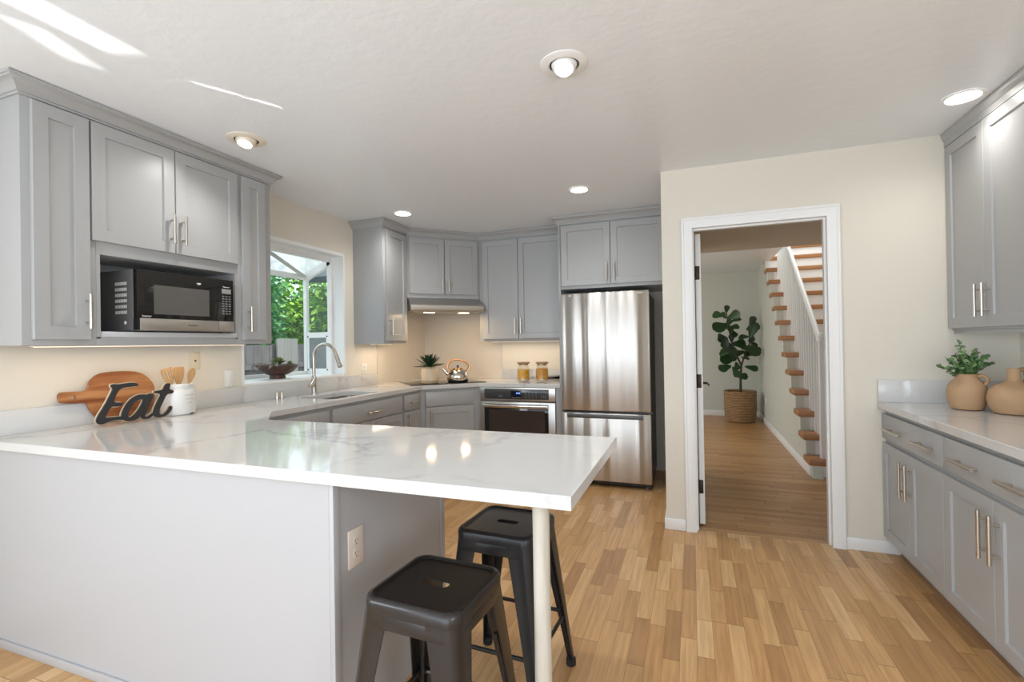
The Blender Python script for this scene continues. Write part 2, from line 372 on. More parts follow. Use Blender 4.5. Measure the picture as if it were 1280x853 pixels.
# ------------------------------------------------------------------ the room
struct(MB().box(XL-.12, XR+.12, -2.4, YD+.04, -.06, 0).box(XL-.12, -.12, YD+.04, YB+.1, -.06, 0), 'floor', M_floor)
struct(MB().box(-.12, 2.1, YD+.04, 5.03, -.06, 0).box(-2.3, 2.1, YB+.1, 9.07, -.06, 0).box(-.12, 2.1, 5.03, YB+.1, -.06, 0), 'floor_hall', M_floor2)
struct(MB().box(XL-.12, XR+.12, -2.4, YD+.06, H, H+.12).box(XL-.12, -.12, YD+.06, YB+.12, H, H+.12), 'ceiling', M_ceil)
WY0, WY1, WZ0, WZ1 = 2.545, 3.637, 1.012, 2.128
struct(MB().box(XL-.12, XL, -.3, WY0, 0, H).box(XL-.12, XL, -2.4, -1.9, 0, H).box(XL-.12, XL, -1.9, -.3, 0, .8).box(XL-.12, XL, -1.9, -.3, 2.2, H).box(XL-.12, XL, WY1, YB+.12, 0, H).box(XL-.12, XL, WY0, WY1, 0, WZ0).box(XL-.12, XL, WY0, WY1, WZ1, H), 'wall_left', M_wall)
struct(MB().box(XL, -.183, YB, YB+.12, 0, H), 'wall_back', M_wall)
DX0, DX1, DZ = .012, .788, 2.034
struct(MB().box(-.183, -.07, YD, YB+.12, 0, H).box(-.07, DX0-.02, YD, YD+.12, 0, H).box(DX1+.02, XR, YD, YD+.12, 0, H).box(DX0-.02, DX1+.02, YD, YD+.12, DZ+.02, H), 'wall_doorway', M_wall)
struct(MB().box(XR, XR+.12, -.1, YD+.12, 0, H).box(XR, XR+.12, -2.4, -1.75, 0, H).box(XR, XR+.12, -1.75, -.1, 0, .85).box(XR, XR+.12, -1.75, -.1, 2.2, H), 'wall_right', M_wall)
struct(MB().box(XL, -2.65, -2.4, -2.28, 0, H).box(1.3, XR, -2.4, -2.28, 0, H).box(-2.65, 1.3, -2.4, -2.28, 2.3, H), 'wall_rear', M_wall)
# hall shell
HB = 8.95
struct(MB().box(-2.3, 2.1, HB, HB+.12, 0, 5), 'wall_hall_back', M_hallwall)
struct(MB().box(-2.3, -.183, YB+.12, YB+.2, 0, H), 'wall_hall_front', M_hallwall)
struct(MB().box(-2.42, -2.3, YB+.12, 5.9, 0, H).box(-2.42, -2.3, 8.1, HB+.12, 0, H).box(-2.42, -2.3, 5.9, 8.1, 0, .7).box(-2.42, -2.3, 5.9, 8.1, 2.3, H), 'wall_hall_left', M_hallwall)
struct(MB().box(1.98, 2.1, YD+.12, HB, 0, 5), 'wall_hall_right', M_hallwall)
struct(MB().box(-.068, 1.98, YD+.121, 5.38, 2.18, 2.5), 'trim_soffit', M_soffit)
struct(MB().box(-2.3, 1.08, 5.385, HB, 2.42, 2.56).box(-2.3, -.19, YB+.2, 5.385, 2.42, 2.56), 'ceiling_hall', M_ceil)
struct(MB().box(1.02, 1.14, 5.385, 5.5, 2.5, 5).box(1.14, 1.98, 5.385, 5.5, 2.5, 5), 'wall_stairwell', M_hallwall)
# wall under the stairs: follows the flight
def stair_wall():
    poly = [(5.12, 0)]
    for i in range(12): y = 5.19+.228*i; poly += [(y, .13+.193*i), (y+.228, .13+.193*i)]
    poly += [(8.1, 2.42), (HB, 2.42), (HB, 0)]
    mb = MB(); a = mb.verts([(1.02, y, z) for y, z in poly]); b = mb.verts([(1.10, y, z) for y, z in poly]); mb.face(a); mb.face(b[::-1]); n = len(poly)
    for i in range(n): mb.face([a[i], b[i], b[(i+1) % n], a[(i+1) % n]])
    struct(mb, 'wall_stairs', M_hallwall)
stair_wall()
# baseboards
def bboard(name, x0, x1, y0, y1, h=.075, m=None): struct(MB().box(x0, x1, y0, y1, 0, h, .004), name, m or M_trim)
bboard('baseboard_doorway', -.187, -.058, YD-.012, YD-.0002); bboard('baseboard_right', .858, 1.13, YD-.012, YD-.0002)
bboard('baseboard_hall_back', -2.29, 1.018, HB-.013, HB-.0002, .09); bboard('baseboard_stairs', 1.007, 1.0198, 5.2, HB-.014, .09)
bboard('baseboard_pier', -.195, -.1832, YD-.012, 4.2)
# door casing + jamb
def casing():
    mb = MB(); prof = [(0, 0), (.012, 0), (.014, .012), (.018, .02), (.018, .05), (.022, .054), (.022, .067), (0, .067)]   # depth, distance from opening
    x0, x1, zt = DX0, DX1, DZ; rings = []
    def ring(f): return mb.verts([f(d, o) for d, o in prof])
    Rr = [ring(lambda d, o: (x0-o, YD-.0002-d, 0)), ring(lambda d, o: (x0-o, YD-.0002-d, zt+o)), ring(lambda d, o: (x1+o, YD-.0002-d, zt+o)), ring(lambda d, o: (x1+o, YD-.0002-d, 0))]
    for A, B in zip(Rr, Rr[1:]):
        for i in range(len(prof)): j = (i+1) % len(prof); mb.face([A[i], A[j], B[j], B[i]])
    mb.face(Rr[0]); mb.face(Rr[-1]); struct(mb, 'trim_1', M_trim)
    j = MB().box(x0-.0198, x0, YD, YD+.1198, 0, zt+.0198).box(x1, x1+.0198, YD, YD+.1198, 0, zt+.0198).box(x0, x1, YD, YD+.1198, zt, zt+.0198)
    j.box(x0, x0+.011, YD+.03, YD+.065, 0, zt).box(x1-.011, x1, YD+.03, YD+.065, 0, zt).box(x0+.011, x1-.011, YD+.03, YD+.065, zt-.011, zt)
    struct(j, 'trim_2', M_trim)
casing()
def open_door():
    x0, x1, y0, y1 = .030, .066, 3.606, 4.36
    root = struct(MB().box(x0, x1, y0, y1, .012, 2.02, .002), 'door_1', M_trim)
    f = Fr((x1, y0, 0), (0, 1, 0), (1, 0, 0))
    for z in (1.75, 1.0, .27):
        m = MB().box(x0-.003, x0+.027, y0-.003, y0+.002, z-.047, z+.047, .003); m.cyl((x0-.006, y0-.008, z-.047), (x0-.006, y0-.008, z+.047), .006, 10)
        m.build('hinge', mat('oiled_bronze', (.045, .03, .022), .45, .6), root)
    m = MB(); m.lathe((x1, 4.295, .93), [(.028, 0), (.028, .008), (.01, .01), (.009, .045)], 16, (1, 0, 0)); m.tube([(x1+.045, 4.295, .93), (x1+.05, 4.27, .93), (x1+.052, 4.18, .925)], .008, 10)
    m.build('door_handle', M_black, root)
open_door()

# ------------------------------------------------------------------ garden window
def garden_window():
    XO = -3.40; ZF = 1.95; y0, y1 = WY0, WY1; z0, z1 = WZ0, WZ1
    jl = MB(); t = .018
    jl.box(XL-.1195, XL+.003, y0, y0+t, z0, z1).box(XL-.1195, XL+.003, y1-t, y1, z0, z1).box(XL-.1195, XL+.003, y0+t, y1-t, z1-t*1.6, z1)
    root = struct(jl, 'window_1', M_trim)
    MB().box(XO-.03, XL-.0005, y0+t, y1-t, z0-.004, z0+.016, .003).build('sill', M_trim, root)
    ya, yb = y0+t, y1-t; s = .034; zb = z0+.016; XI = XL-.12; zr = z1-t*1.6
    fm = MB()
    fm.box(XO, XO+s, ya, ya+s, zb, ZF).box(XO, XO+s, yb-s, yb, zb, ZF)            # corner posts
    fm.box(XO, XO+s, ya+s, yb-s, zb, zb+.03).box(XO, XO+s, ya+s, yb-s, ZF-.045, ZF)   # front rails
    for yy in (ya, yb-s):                                                         # side frames
        fm.box(XI-s, XI, yy, yy+s, zb, zr-.02).box(XO+s, XI-s, yy, yy+s, zb, zb+.03)
        fm.hexa([(XO+s, yy, ZF-.05), (XI-.001, yy, zr-.07), (XI-.001, yy+s, zr-.07), (XO+s, yy+s, ZF-.05), (XO+.0, yy, ZF), (XI-.001, yy, zr), (XI-.001, yy+s, zr), (XO, yy+s, ZF)])
    fm.box(XI-.03, XI, ya+s, yb-s, zr-.05, zr)
    fm.build('frame', M_trim, root)
    db = MB(); a = Vector((XO+.02, yb-s, ZF-.012)); b = Vector((XI-.03, ya+.30, zr-.03)); db.tube([a, b], .02, 4); db.build('roof_bar', mat('gray_green_bar', (.50, .52, .46), .45), root)
    # side sash: fixed upper pane over an opening lower sash with a screen
    zm = 1.40
    for yy in (ya+.004, yb-s+.004):
        sm = MB().box(XO+s, XI-s, yy, yy+.024, zm-.014, zm+.014); A0, A1 = XO+s, XI-s
        sm.box(A0, A0+.022, yy, yy+.02, zb+.03, zm-.014).box(A1-.022, A1, yy, yy+.02, zb+.03, zm-.014).box(A0+.022, A1-.022, yy, yy+.02, zm-.036, zm-.014).box(A0+.022, A1-.022, yy, yy+.02, zb+.03, zb+.052)
        so = sm.build('vent_sash', M_trim, root)
        k = MB()
        for ax in (A0+.011, A1-.011):
            for az in (zm-.025, zb+.041): k.cyl((ax, yy-.004, az), (ax, yy, az), .007, 8)
        k.build('screen_clip', M_black, so)
        MB().box(A0+.022, A1-.022, yy+.008, yy+.012, zb+.052, zm-.036).build('insect_screen', M_mesh, so)
        g = MB(); g.hexa([(A0, yy+.010, zm+.014), (A1, yy+.010, zm+.014), (A1, yy+.014, zm+.014), (A0, yy+.014, zm+.014), (A0, yy+.010, ZF-.045), (A1, yy+.010, zr-.075), (A1, yy+.014, zr-.075), (A0, yy+.014, ZF-.045)]); g.build('side_pane', M_glass, root)
    MB().box(XO+.012, XO+.016, ya+s, yb-s, zb+.03, ZF-.045).build('front_pane', M_glass, root)
    g = MB(); g.hexa([(XO+.01, ya+s, ZF-.006), (XI-.03, ya+s, zr-.012), (XI-.03, yb-s, zr-.012), (XO+.01, yb-s, ZF-.006), (XO+.01, ya+s, ZF), (XI-.03, ya+s, zr-.004), (XI-.03, yb-s, zr-.004), (XO+.01, yb-s, ZF)]); g.build('roof_pane', M_frost, root)
garden_window()

# ------------------------------------------------------------------ upper cabinets, left wall
XA = -2.64
fL = lambda y: Fr((XA, y, 0), (0, 1, 0), (1, 0, 0))
ZB, ZT = 1.308, 2.388
def upper(name, label, loc, group='gray wall cabinets'): return Thing(name, label, 'cabinet', loc, group)
t = upper('wall_cabinet', 'tall narrow gray wall cabinet left of the microwave', (XL, 1.200, ZB))
t.mb().box(XL+.0005, XA, 1.200, 1.475, ZB, ZT, .0015).build('body', M_gray, t.o)
door(t, fL(0), 1.232, 1.443, 1.333, 2.36, (1.424, 1.462, .158, True))
t = upper('wall_cabinet', 'gray two-door wall cabinet with an open niche holding the microwave', (XL, 1.4755, ZB))
mb = t.mb(); mb.box(XL+.0005, XA, 1.4755, 2.2395, 1.74, ZT, .0015).box(XL+.0005, XA, 1.4755, 1.492, ZB+.03, 1.74).box(XL+.0005, XA, 2.222, 2.2395, ZB+.03, 1.74).box(XL+.0005, XL+.012, 1.492, 2.222, ZB+.03, 1.74).box(XL+.0005, XA, 1.4755, 2.2395, ZB, 1.345)
mb.build('body', M_gray, t.o)
t.mb().box(XL+.012, XA+.012, 1.4925, 2.2215, 1.345, 1.372, .002).build('shelf', mat('pale_gray_shelf', (.55, .55, .55), .35), t.o)
door(t, fL(0), 1.452, 1.842, 1.80, 2.36, (1.817, 1.926, .158, True)); door(t, fL(0), 1.847, 2.232, 1.80, 2.36, (1.879, 1.926, .158, True))
t = upper('wall_cabinet', 'narrow gray wall cabinet right of the microwave, next to the window', (XL, 2.24, ZB))
t.mb().box(XL+.0005, XA, 2.24, 2.495, ZB, ZT, .0015).build('body', M_gray, t.o)
door(t, fL(0), 2.262, 2.44, 1.333, 2.36, (2.295, 1.462, .158, True))
CROWN = [(0, 2.370), (.007, 2.370), (.008, 2.379), (.014, 2.381), (.018, 2.392), (.030, 2.408), (.044, 2.419), (.050, 2.421), (.052, 2.427), (.057, 2.429), (.058, 2.437), (0, 2.437)]
def crown(name, label, path, prof=CROWN):
    mb = MB((path[0][0], path[0][1], 2.36)); mb.sweep(prof, path); o = mb.build(name, M_gray); tag(o, label, 'molding', 'gray crown moldings'); return o
e = .0004
crown('crown_molding', 'gray crown molding over the microwave cabinets', [(XL+.0005, 1.200-e), (XA+e, 1.200-e), (XA+e, 2.495+e), (XL+.0005, 2.495+e)])
# ------------------------------------------------------------------ upper cabinets, corner and back wall
t = upper('wall_cabinet', 'gray single-door wall cabinet between the window and the range hood', (XL, 3.76, 1.30))
t.mb().box(XL+.0005, XA, 3.76, 4.158, 1.30, ZT, .0015).build('body', M_gray, t.o)
door(t, fL(0), 3.795, 4.125, 1.325, 2.355, (3.835, 1.462, .158, True))
P1, P2 = Vector((-2.64, 4.16, 0)), Vector((-2.10, 4.70, 0)); DL = (P2-P1).length
fH = Fr(P1, (1, 1, 0), (1, -1, 0)); HZ = 1.755
t = upper('wall_cabinet', 'gray two-door corner wall cabinet above the range hood', (-2.5, 4.6, HZ))
t.mb().prism([(P1.x, P1.y), (P2.x, P2.y), (-2.10, YB-.001), (XL+.001, YB-.001), (XL+.001, 4.16)], HZ, ZT).build('body', M_gray, t.o)
door(t, fH, .022, DL/2-.003, 1.795, 2.355, (DL/2-.03, 1.885, .13, True)); door(t, fH, DL/2+.003, DL-.022, 1.795, 2.355, (DL/2+.035, 1.885, .13, True))
t = upper('wall_cabinet', 'gray two-door wall cabinet above the two pasta jars', (-2.09, 4.70, 1.305))
t.mb().box(-2.098, -1.152, 4.70, YB-.001, 1.305, ZT, .0015).build('body', M_gray, t.o)
fB = Fr((0, 4.70, 0), (1, 0, 0), (0, -1, 0))
door(t, fB, -2.05, -1.66, 1.33, 2.355, (-1.69, 1.46, .158, True)); door(t, fB, -1.655, -1.172, 1.33, 2.355, (-1.625, 1.46, .158, True))
crown('crown_molding', 'gray crown molding turning the corner above the range hood cabinets', [(XL+.0005, 3.76-e), (XA+e, 3.76-e), (XA+e, 4.16), (-2.10, 4.70-e), (-1.152, 4.70-e)])
t = Thing('refrigerator_cabinet', 'gray two-door cabinet over the refrigerator with a tall side panel', 'cabinet', (-1.15, 4.38, 0), 'gray wall cabinets')
t.mb().box(-1.129, -.186, 4.38, YB-.001, 1.772, ZT, .0015).build('body', M_gray, t.o)
t.mb().box(-1.15, -1.13, 4.375, YB-.001, 0, ZT, .001).build('side_panel', M_gray, t.o)
fF = Fr((0, 4.38, 0), (1, 0, 0), (0, -1, 0))
door(t, fF, -1.118, -.672, 1.80, 2.355, (-.702, 1.91, .158, True)); door(t, fF, -.667, -.2, 1.80, 2.355, (-.634, 1.91, .158, True))
crown('crown_molding', 'gray crown molding over the refrigerator cabinet', [(-1.15-e, 4.64), (-1.15-e, 4.375-e), (-.186, 4.375-e)])
# ------------------------------------------------------------------ range hood
t = Thing('range_hood', 'stainless steel range hood under the corner cabinet', 'range hood', (-2.4, 4.45, 1.60))
def hood():
    a0, a1 = .004, DL-.004
    prof = [(-.25, HZ-.001), (.004, HZ-.001), (.135, 1.672), (.138, 1.622), (.132, 1.612), (-.25, 1.612)]
    mb = t.mb(); A = mb.verts([fH.p(a0, d, z) for d, z in prof]); B = mb.verts([fH.p(a1, d, z) for d, z in prof]); n = len(prof)
    mb.face(A); mb.face(B[::-1])
    for i in range(n): mb.face([A[i], B[i], B[(i+1) % n], A[(i+1) % n]])
    mb.build('shell', M_steelh, t.o, bevel=.002)
    mb = t.mb(); fH.hexa(mb, a0+.03, a1-.03, -.22, .11, 1.604, 1.6115); mb.build('filter', mat('filter_aluminium', (.45, .42, .38), .45, 1), t.o)
    for c in (.20, .56):
        mb = t.mb(); fH.hexa(mb, c-.05, c+.05, .055, .10, 1.598, 1.604, .002); mb.build('lamp', M_hoodlamp, t.o)
        p = fH.p(c, .07, 1.59); q = fH.p(c, .02, .9)
        l = lamp('hood_light', 'AREA', p, q, 1.6, (1, .72, .42), shape='DISK', size=.08)
hood()
# ------------------------------------------------------------------ countertop with backsplash
def countertop():
    x0 = XL+.0012; yb = YB-.0012; fx, fy = -2.385, 4.385
    d1, d2 = (fx, fy-(-2.0+.015+fx*0)-fx-(-0.0)), None
    k = 6.37                                  # the diagonal front: y - x = k
    out = [(x0, 1.19), (-.29, 1.19), (-.29, 1.978), (-2.12, 1.978), (fx, 2.243), (fx, k+fx), (fy-k, fy), (-1.155, fy), (-1.155, yb), (x0, yb)]
    sx0, sx1, sy0, sy1, r = -2.79, -2.455, 2.86, 3.43, .045
    hole = []
    for cx, cy, a in ((sx1-r, sy0+r, -90), (sx1-r, sy1-r, 0), (sx0+r, sy1-r, 90), (sx0+r, sy0+r, 180)):
        for i in range(5): th = R(a+90*i/4); hole.append((cx+r*math.cos(th), cy+r*math.sin(th)))
    t = Thing('countertop', 'white veined quartz countertop running from the peninsula past the sink to the refrigerator', 'countertop', (-1.5, 1.6, CZ-CT))
    mb = t.mb()
    for z in (CZ-CT, CZ):
        vs = mb.verts([(x, y, z) for x, y in out]); hs = mb.verts([(x, y, z) for x, y in hole]); es = []
        for L in (vs, hs):
            for i in range(len(L)): es.append(mb.bm.edges.new((L[i], L[(i+1) % len(L)])))
        bmesh.ops.triangle_fill(mb.bm, edges=es, use_beauty=True, use_dissolve=True)
        if z == CZ-CT: lo = (vs, hs)
        else: hi = (vs, hs)
    for A, B in zip(lo, hi):
        for i in range(len(A)): j = (i+1) % len(A); mb.face([A[i], A[j], B[j], B[i]])
    mb.build('slab', M_quartz, t.o, bevel=.0025)
    b = t.mb(); b.box(x0, x0+.019, 1.19, WY0, CZ, 1.012, .0015).box(x0, x0+.019, WY0, WY1, CZ, 1.0085, .0015).box(x0, x0+.019, WY1, 4.10, CZ, 1.005, .0015)
    b.box(-1.98, -1.156, yb-.019, yb, CZ, 1.0, .0015).box(-1.175, -1.156, 4.45, yb-.019, CZ, .99, .0015)
    b.build('backsplash', M_quartz, t.o)
    b = t.mb(); b.box(x0, x0+.013, 4.10, yb, CZ, 1.2985).box(x0, x0+.013, 4.1605, yb, 1.2985, HZ-.001).box(x0+.013, -1.98, yb-.013, yb, CZ, 1.3035).box(x0+.013, -2.103, yb-.013, yb, 1.3035, HZ-.001)
    b.build('full_height_backsplash', mat('slab_backsplash', (.70, .64, .56), .3), t.o)
    # undermount sink
    s = Thing('sink', 'stainless undermount sink set into the quartz counter below the window', 'sink', ((sx0+sx1)/2, (sy0+sy1)/2, CZ-CT-.2))
    mb = s.mb(); zt = CZ-CT-.0005; zb = zt-.20; n = len(hole)
    ring = lambda sc, z: mb.verts([((sx0+sx1)/2+(x-(sx0+sx1)/2)*sc, (sy0+sy1)/2+(y-(sy0+sy1)/2)*sc, z) for x, y in hole])
    L = [ring(1.045, zb-.004), ring(1.06, zt), ring(1.003, zt), ring(.99, zb+.02), ring(.95, zb)]
    mb.face(L[0][::-1])
    for A, B in zip(L, L[1:]):
        for i in range(n): mb.face([A[i], A[(i+1) % n], B[(i+1) % n], B[i]], True)
    mb.face(L[-1]); mb.build('basin', M_sink, s.o)
    s.mb().lathe(((sx0+sx1)/2, (sy0+sy1)/2, zb), [(.045, 0), (.045, .003), (.03, .004)], 24).build('drain', M_nickel, s.o)
countertop()
# ------------------------------------------------------------------ base cabinets
BT = CZ-CT-.0005
def toe(mb, f, a0, a1, depth, z1=BT, kick=.07, kh=.10): f.hexa(mb, a0, a1, -depth, 0, kh, z1); f.hexa(mb, a0, a1, -depth, -kick, 0, kh); return mb
fS = Fr((-2.41, 0, 0), (0, 1, 0), (1, 0, 0))
def base(label, loc): return Thing('base_cabinet', label, 'cabinet', loc, 'gray base cabinets')
t = base('gray base cabinet in the inside corner between the peninsula and sink', (-2.41, 2.5, 0))
toe(t.mb(), fS, 2.02, 2.762, .555).build('body', M_gray, t.o); drawer(t, fS, 2.30, 2.745, .70, .835)
t2 = door(t, fS, 2.30, 2.745, .115, .685)
t = base('gray sink base cabinet with a wide false drawer front', (-2.41, 3.22, 0))
mb = t.mb(); fS.hexa(mb, 2.763, 2.79, -.555, -.02, .10, BT); fS.hexa(mb, 3.653, 3.68, -.555, -.02, .10, BT); fS.hexa(mb, 2.763, 3.68, -.02, 0, .10, BT); fS.hexa(mb, 2.763, 3.68, -.555, -.02, .10, .12); fS.hexa(mb, 2.763, 3.68, -.555, -.07, 0, .10); mb.build('body', M_gray, t.o)
drawer(t, fS, 2.785, 3.662, .70, .835, [(3.225, .757, .16, False)])
door(t, fS, 2.785, 3.22, .115, .685, (3.19, .6, .158, True)); door(t, fS, 3.225, 3.662, .115, .685, (3.255, .6, .158, True))
t = base('narrow gray base cabinet with one drawer, right of the sink cabinet', (-2.41, 3.84, 0))
toe(t.mb(), fS, 3.681, 3.998, .555).build('body', M_gray, t.o); drawer(t, fS, 3.70, 3.965, .70, .835, [(3.835, .765, .13, False)]); door(t, fS, 3.70, 3.965, .115, .685, (3.73, .61, .13, True))
fD = Fr((-2.41, 4.0, 0), (1, 1, 0), (1, -1, 0)); DB = .41*math.sqrt(2)
t = base('gray diagonal corner base cabinet under the cooktop', (-2.4, 4.4, 0))
mb = t.mb(); mb.prism([(-2.41, 4.0), (-2.0, 4.41), (-2.0, YB-.06), (XL+.005, YB-.06), (XL+.005, 4.0)], .10, BT).prism([(-2.46, 4.05), (-2.05, 4.46), (-2.05, YB-.06), (XL+.005, YB-.06), (XL+.005, 4.05)], 0, .10); mb.build('body', M_gray, t.o)
drawer(t, fD, .045, DB-.055, .70, .835); door(t, fD, .045, DB-.055, .115, .685, (.085, .60, .13, True))
fO = Fr((0, 4.41, 0), (1, 0, 0), (0, -1, 0))
t = base('gray cabinet surround framing the wall oven', (-1.6, 4.5, 0))
mb = t.mb(); fO.hexa(mb, -1.999, -1.973, -.55, 0, .10, BT); fO.hexa(mb, -1.203, -1.1515, -.55, 0, .10, BT); fO.hexa(mb, -1.973, -1.203, -.55, 0, .10, .16); fO.hexa(mb, -1.999, -1.1515, -.55, -.07, 0, .10); mb.build('body', M_gray, t.o)
# peninsula
t = Thing('peninsula_base', 'gray paneled peninsula base under the long quartz counter', 'cabinet', (-2, 1.55, 0))
t.mb().box(XL+.001, -1.062, 1.216, 1.915, 0, BT).build('body', M_gray2, t.o)
t.mb().box(XL+.001, -1.0619, 1.212, 1.2158, 0, BT).box(-1.0618, -1.045, 1.212, 1.24, 0, BT, .001).build('back_panel', M_gray2, t.o)
t.mb().box(-1.0618, -1.052, 1.2405, 1.90, 0, BT).box(-1.0618, -1.047, 1.895, 1.925, 0, BT).build('end_panel', M_gray2, t.o)
t.mb().box(XL+.001, -1.047, 1.202, 1.2118, 0, .035, .002).build('base_strip', M_gray2, t.o)
mb = MB((-.392, 1.262, 0)); mb.lathe((-.392, 1.262, 0), [(.023, 0), (.023, BT)], 32)
tag(mb.build('counter_support_post', M_post), 'pale whitewashed round post holding up the peninsula end', 'post')

# ------------------------------------------------------------------ cooktop
def cooktop():
    f = Fr((-2.47+.0, 3.95, 0), (1, 1, 0), (1, -1, 0)); t = Thing('cooktop', 'black glass cooktop set diagonally in the corner counter', 'cooktop', (-2.4, 4.4, CZ))
    mb = t.mb(); f.hexa(mb, 0, .75, -.52, 0, CZ+.0003, CZ+.006, .0015); mb.build('glass', M_bglass, t.o)
    for a, d, r in ((.19, -.15, .09), (.56, -.15, .075), (.19, -.38, .075), (.56, -.38, .1)):
        mb = t.mb(); mb.lathe(f.p(a, d, CZ+.0061), [(r, 0), (r+.002, .0002), (r+.004, 0)], 40, caps=(False, False))
        mb.build('burner_ring', mat('burner_mark', (.09, .08, .075), .3), t.o)
cooktop()
# ------------------------------------------------------------------ oven
def oven():
    x0, x1, yf = -1.971, -1.205, 4.392; t = Thing('wall_oven', 'stainless built-in oven with a black glass door and control panel', 'oven', (-1.59, 4.5, .16))
    f = Fr((0, yf, 0), (1, 0, 0), (0, -1, 0))
    t.mb().box(x0+.01, x1-.01, yf+.02, 4.93, .161, .852).build('body', M_fridgeside, t.o)
    mb = t.mb(); f.hexa(mb, x0, x1, -.02, 0, .73, .856, .002); p = mb.build('control_panel', M_steelh, t.o)
    mb = t.mb(); f.hexa(mb, x0+.048, x1-.062, .0003, .004, .745, .842, .002); p2 = mb.build('panel_glass', M_ctrl, p)
    mb = t.mb(); f.hexa(mb, -1.645, -1.545, .0042, .005, .752, .825); mb.build('display', M_screenblue, p)
    mb = t.mb()
    for a in (-1.590, -1.575, -1.560): f.hexa(mb, a, a+.01, .0051, .0056, .795, .812)
    mb.build('display_digits', M_digit, p)
    mb = t.mb(); random.seed(3)
    for k in range(4): f.hexa(mb, -1.635+k*.024, -1.620+k*.024, .0051, .0055, .757, .762)
    for c in range(4):
        for r in range(3): f.hexa(mb, -1.50+c*.035, -1.49+c*.035, .0042, .0046, .765+r*.022, .769+r*.022)
    for a in (-1.77, -1.755, -1.74, -1.34, -1.32, -1.30): f.hexa(mb, a, a+.009, .0042, .0046, .768, .773); f.hexa(mb, a, a+.007, .0042, .0046, .782, .785)
    mb.build('key_marks', mat('key_print', (.35, .35, .35), .4), p)
    mb = t.mb(); f.hexa(mb, x0, x1, -.02, .012, .165, .718, .003); d = mb.build('door', M_steelh, t.o)
    mb = t.mb(); f.hexa(mb, x0+.05, x1-.064, .0123, .015, .20, .700, .001); g = mb.build('door_glass', M_bglass, d)
    mb = t.mb(); f.hexa(mb, x0+.10, x1-.10, .0152, .0156, .27, .64); mb.build('viewing_window', M_ovglass, d)
    mb = t.mb(); hz = .683; n = 14; A = []
    for i in range(n+1): s = i/n; A.append(f.p(x0+.05+(x1-x0-.114)*s, .045+.012*math.sin(math.pi*s), hz))
    mb.tube(A, .0175, 12, flat=.55)
    for a in (x0+.065, x1-.08): f.hexa(mb, a-.008, a+.008, .0122, .05, hz-.012, hz+.012)
    mb.build('handle', mat('polished_handle', (.75, .73, .70), .18, 1), d)
oven()
# ------------------------------------------------------------------ refrigerator
def fridge():
    x0, x1, yf = -1.112, -.336, 4.285; t = Thing('refrigerator', 'stainless steel refrigerator with a bottom freezer drawer', 'refrigerator', (-.72, 4.6, 0))
    t.mb().box(x0+.008, x1-.008, yf+.062, 4.98, .055, 1.70, .006).build('body', M_fridgeside, t.o)
    f = Fr((0, yf, 0), (1, 0, 0), (0, -1, 0))
    def dr(z0, z1, name):
        mb = t.mb(); f.hexa(mb, x0, x1, -.058, 0, z0, z1, .011); return mb.build(name, M_steel, t.o)
    d1 = dr(.672, 1.722, 'upper_door')
    mb = t.mb(); f.hexa(mb, x0, x1, -.058, 0, .055, .655, .011); d2 = mb.build('freezer_drawer', M_steel, t.o)
    mb = t.mb(); f.hexa(mb, x0+.045, x1-.065, .0003, .004, .607, .644, .0015); mb.build('recessed_handle', mat('handle_gray', (.12, .12, .12), .35, .4), d2)
    mb = t.mb(); mb.box(x0+.02, x1-.02, yf+.035, yf+.06, .655, .672); mb.build('gasket', M_black, t.o)
    mb = t.mb(); mb.box(x0+.01, x1-.01, yf+.05, 4.9, .02, .055).build('plinth', M_black, t.o)
    for a in (x0+.05, x1-.05):
        t.mb().lathe((a, yf+.075, 0), [(.022, 0), (.022, .012), (.014, .02), (.014, .03)], 14).build('foot', M_fridgeside, t.o)
    t.mb().box(x1-.03, x1+.012, yf+.03, yf+.058, .656, .671, .002).build('hinge', M_fridgeside, t.o)
    mb = t.mb(); mb.lathe(f.p(x0+.085, .0002, 1.70), [(.009, 0), (.008, .002)], 16, (0, -1, 0)); mb.build('round_sticker', M_white, d1)
    mb = t.mb(); f.hexa(mb, x1-.10, x1-.055, .0002, .0012, 1.695, 1.703); mb.build('badge', M_white, d1)
fridge()
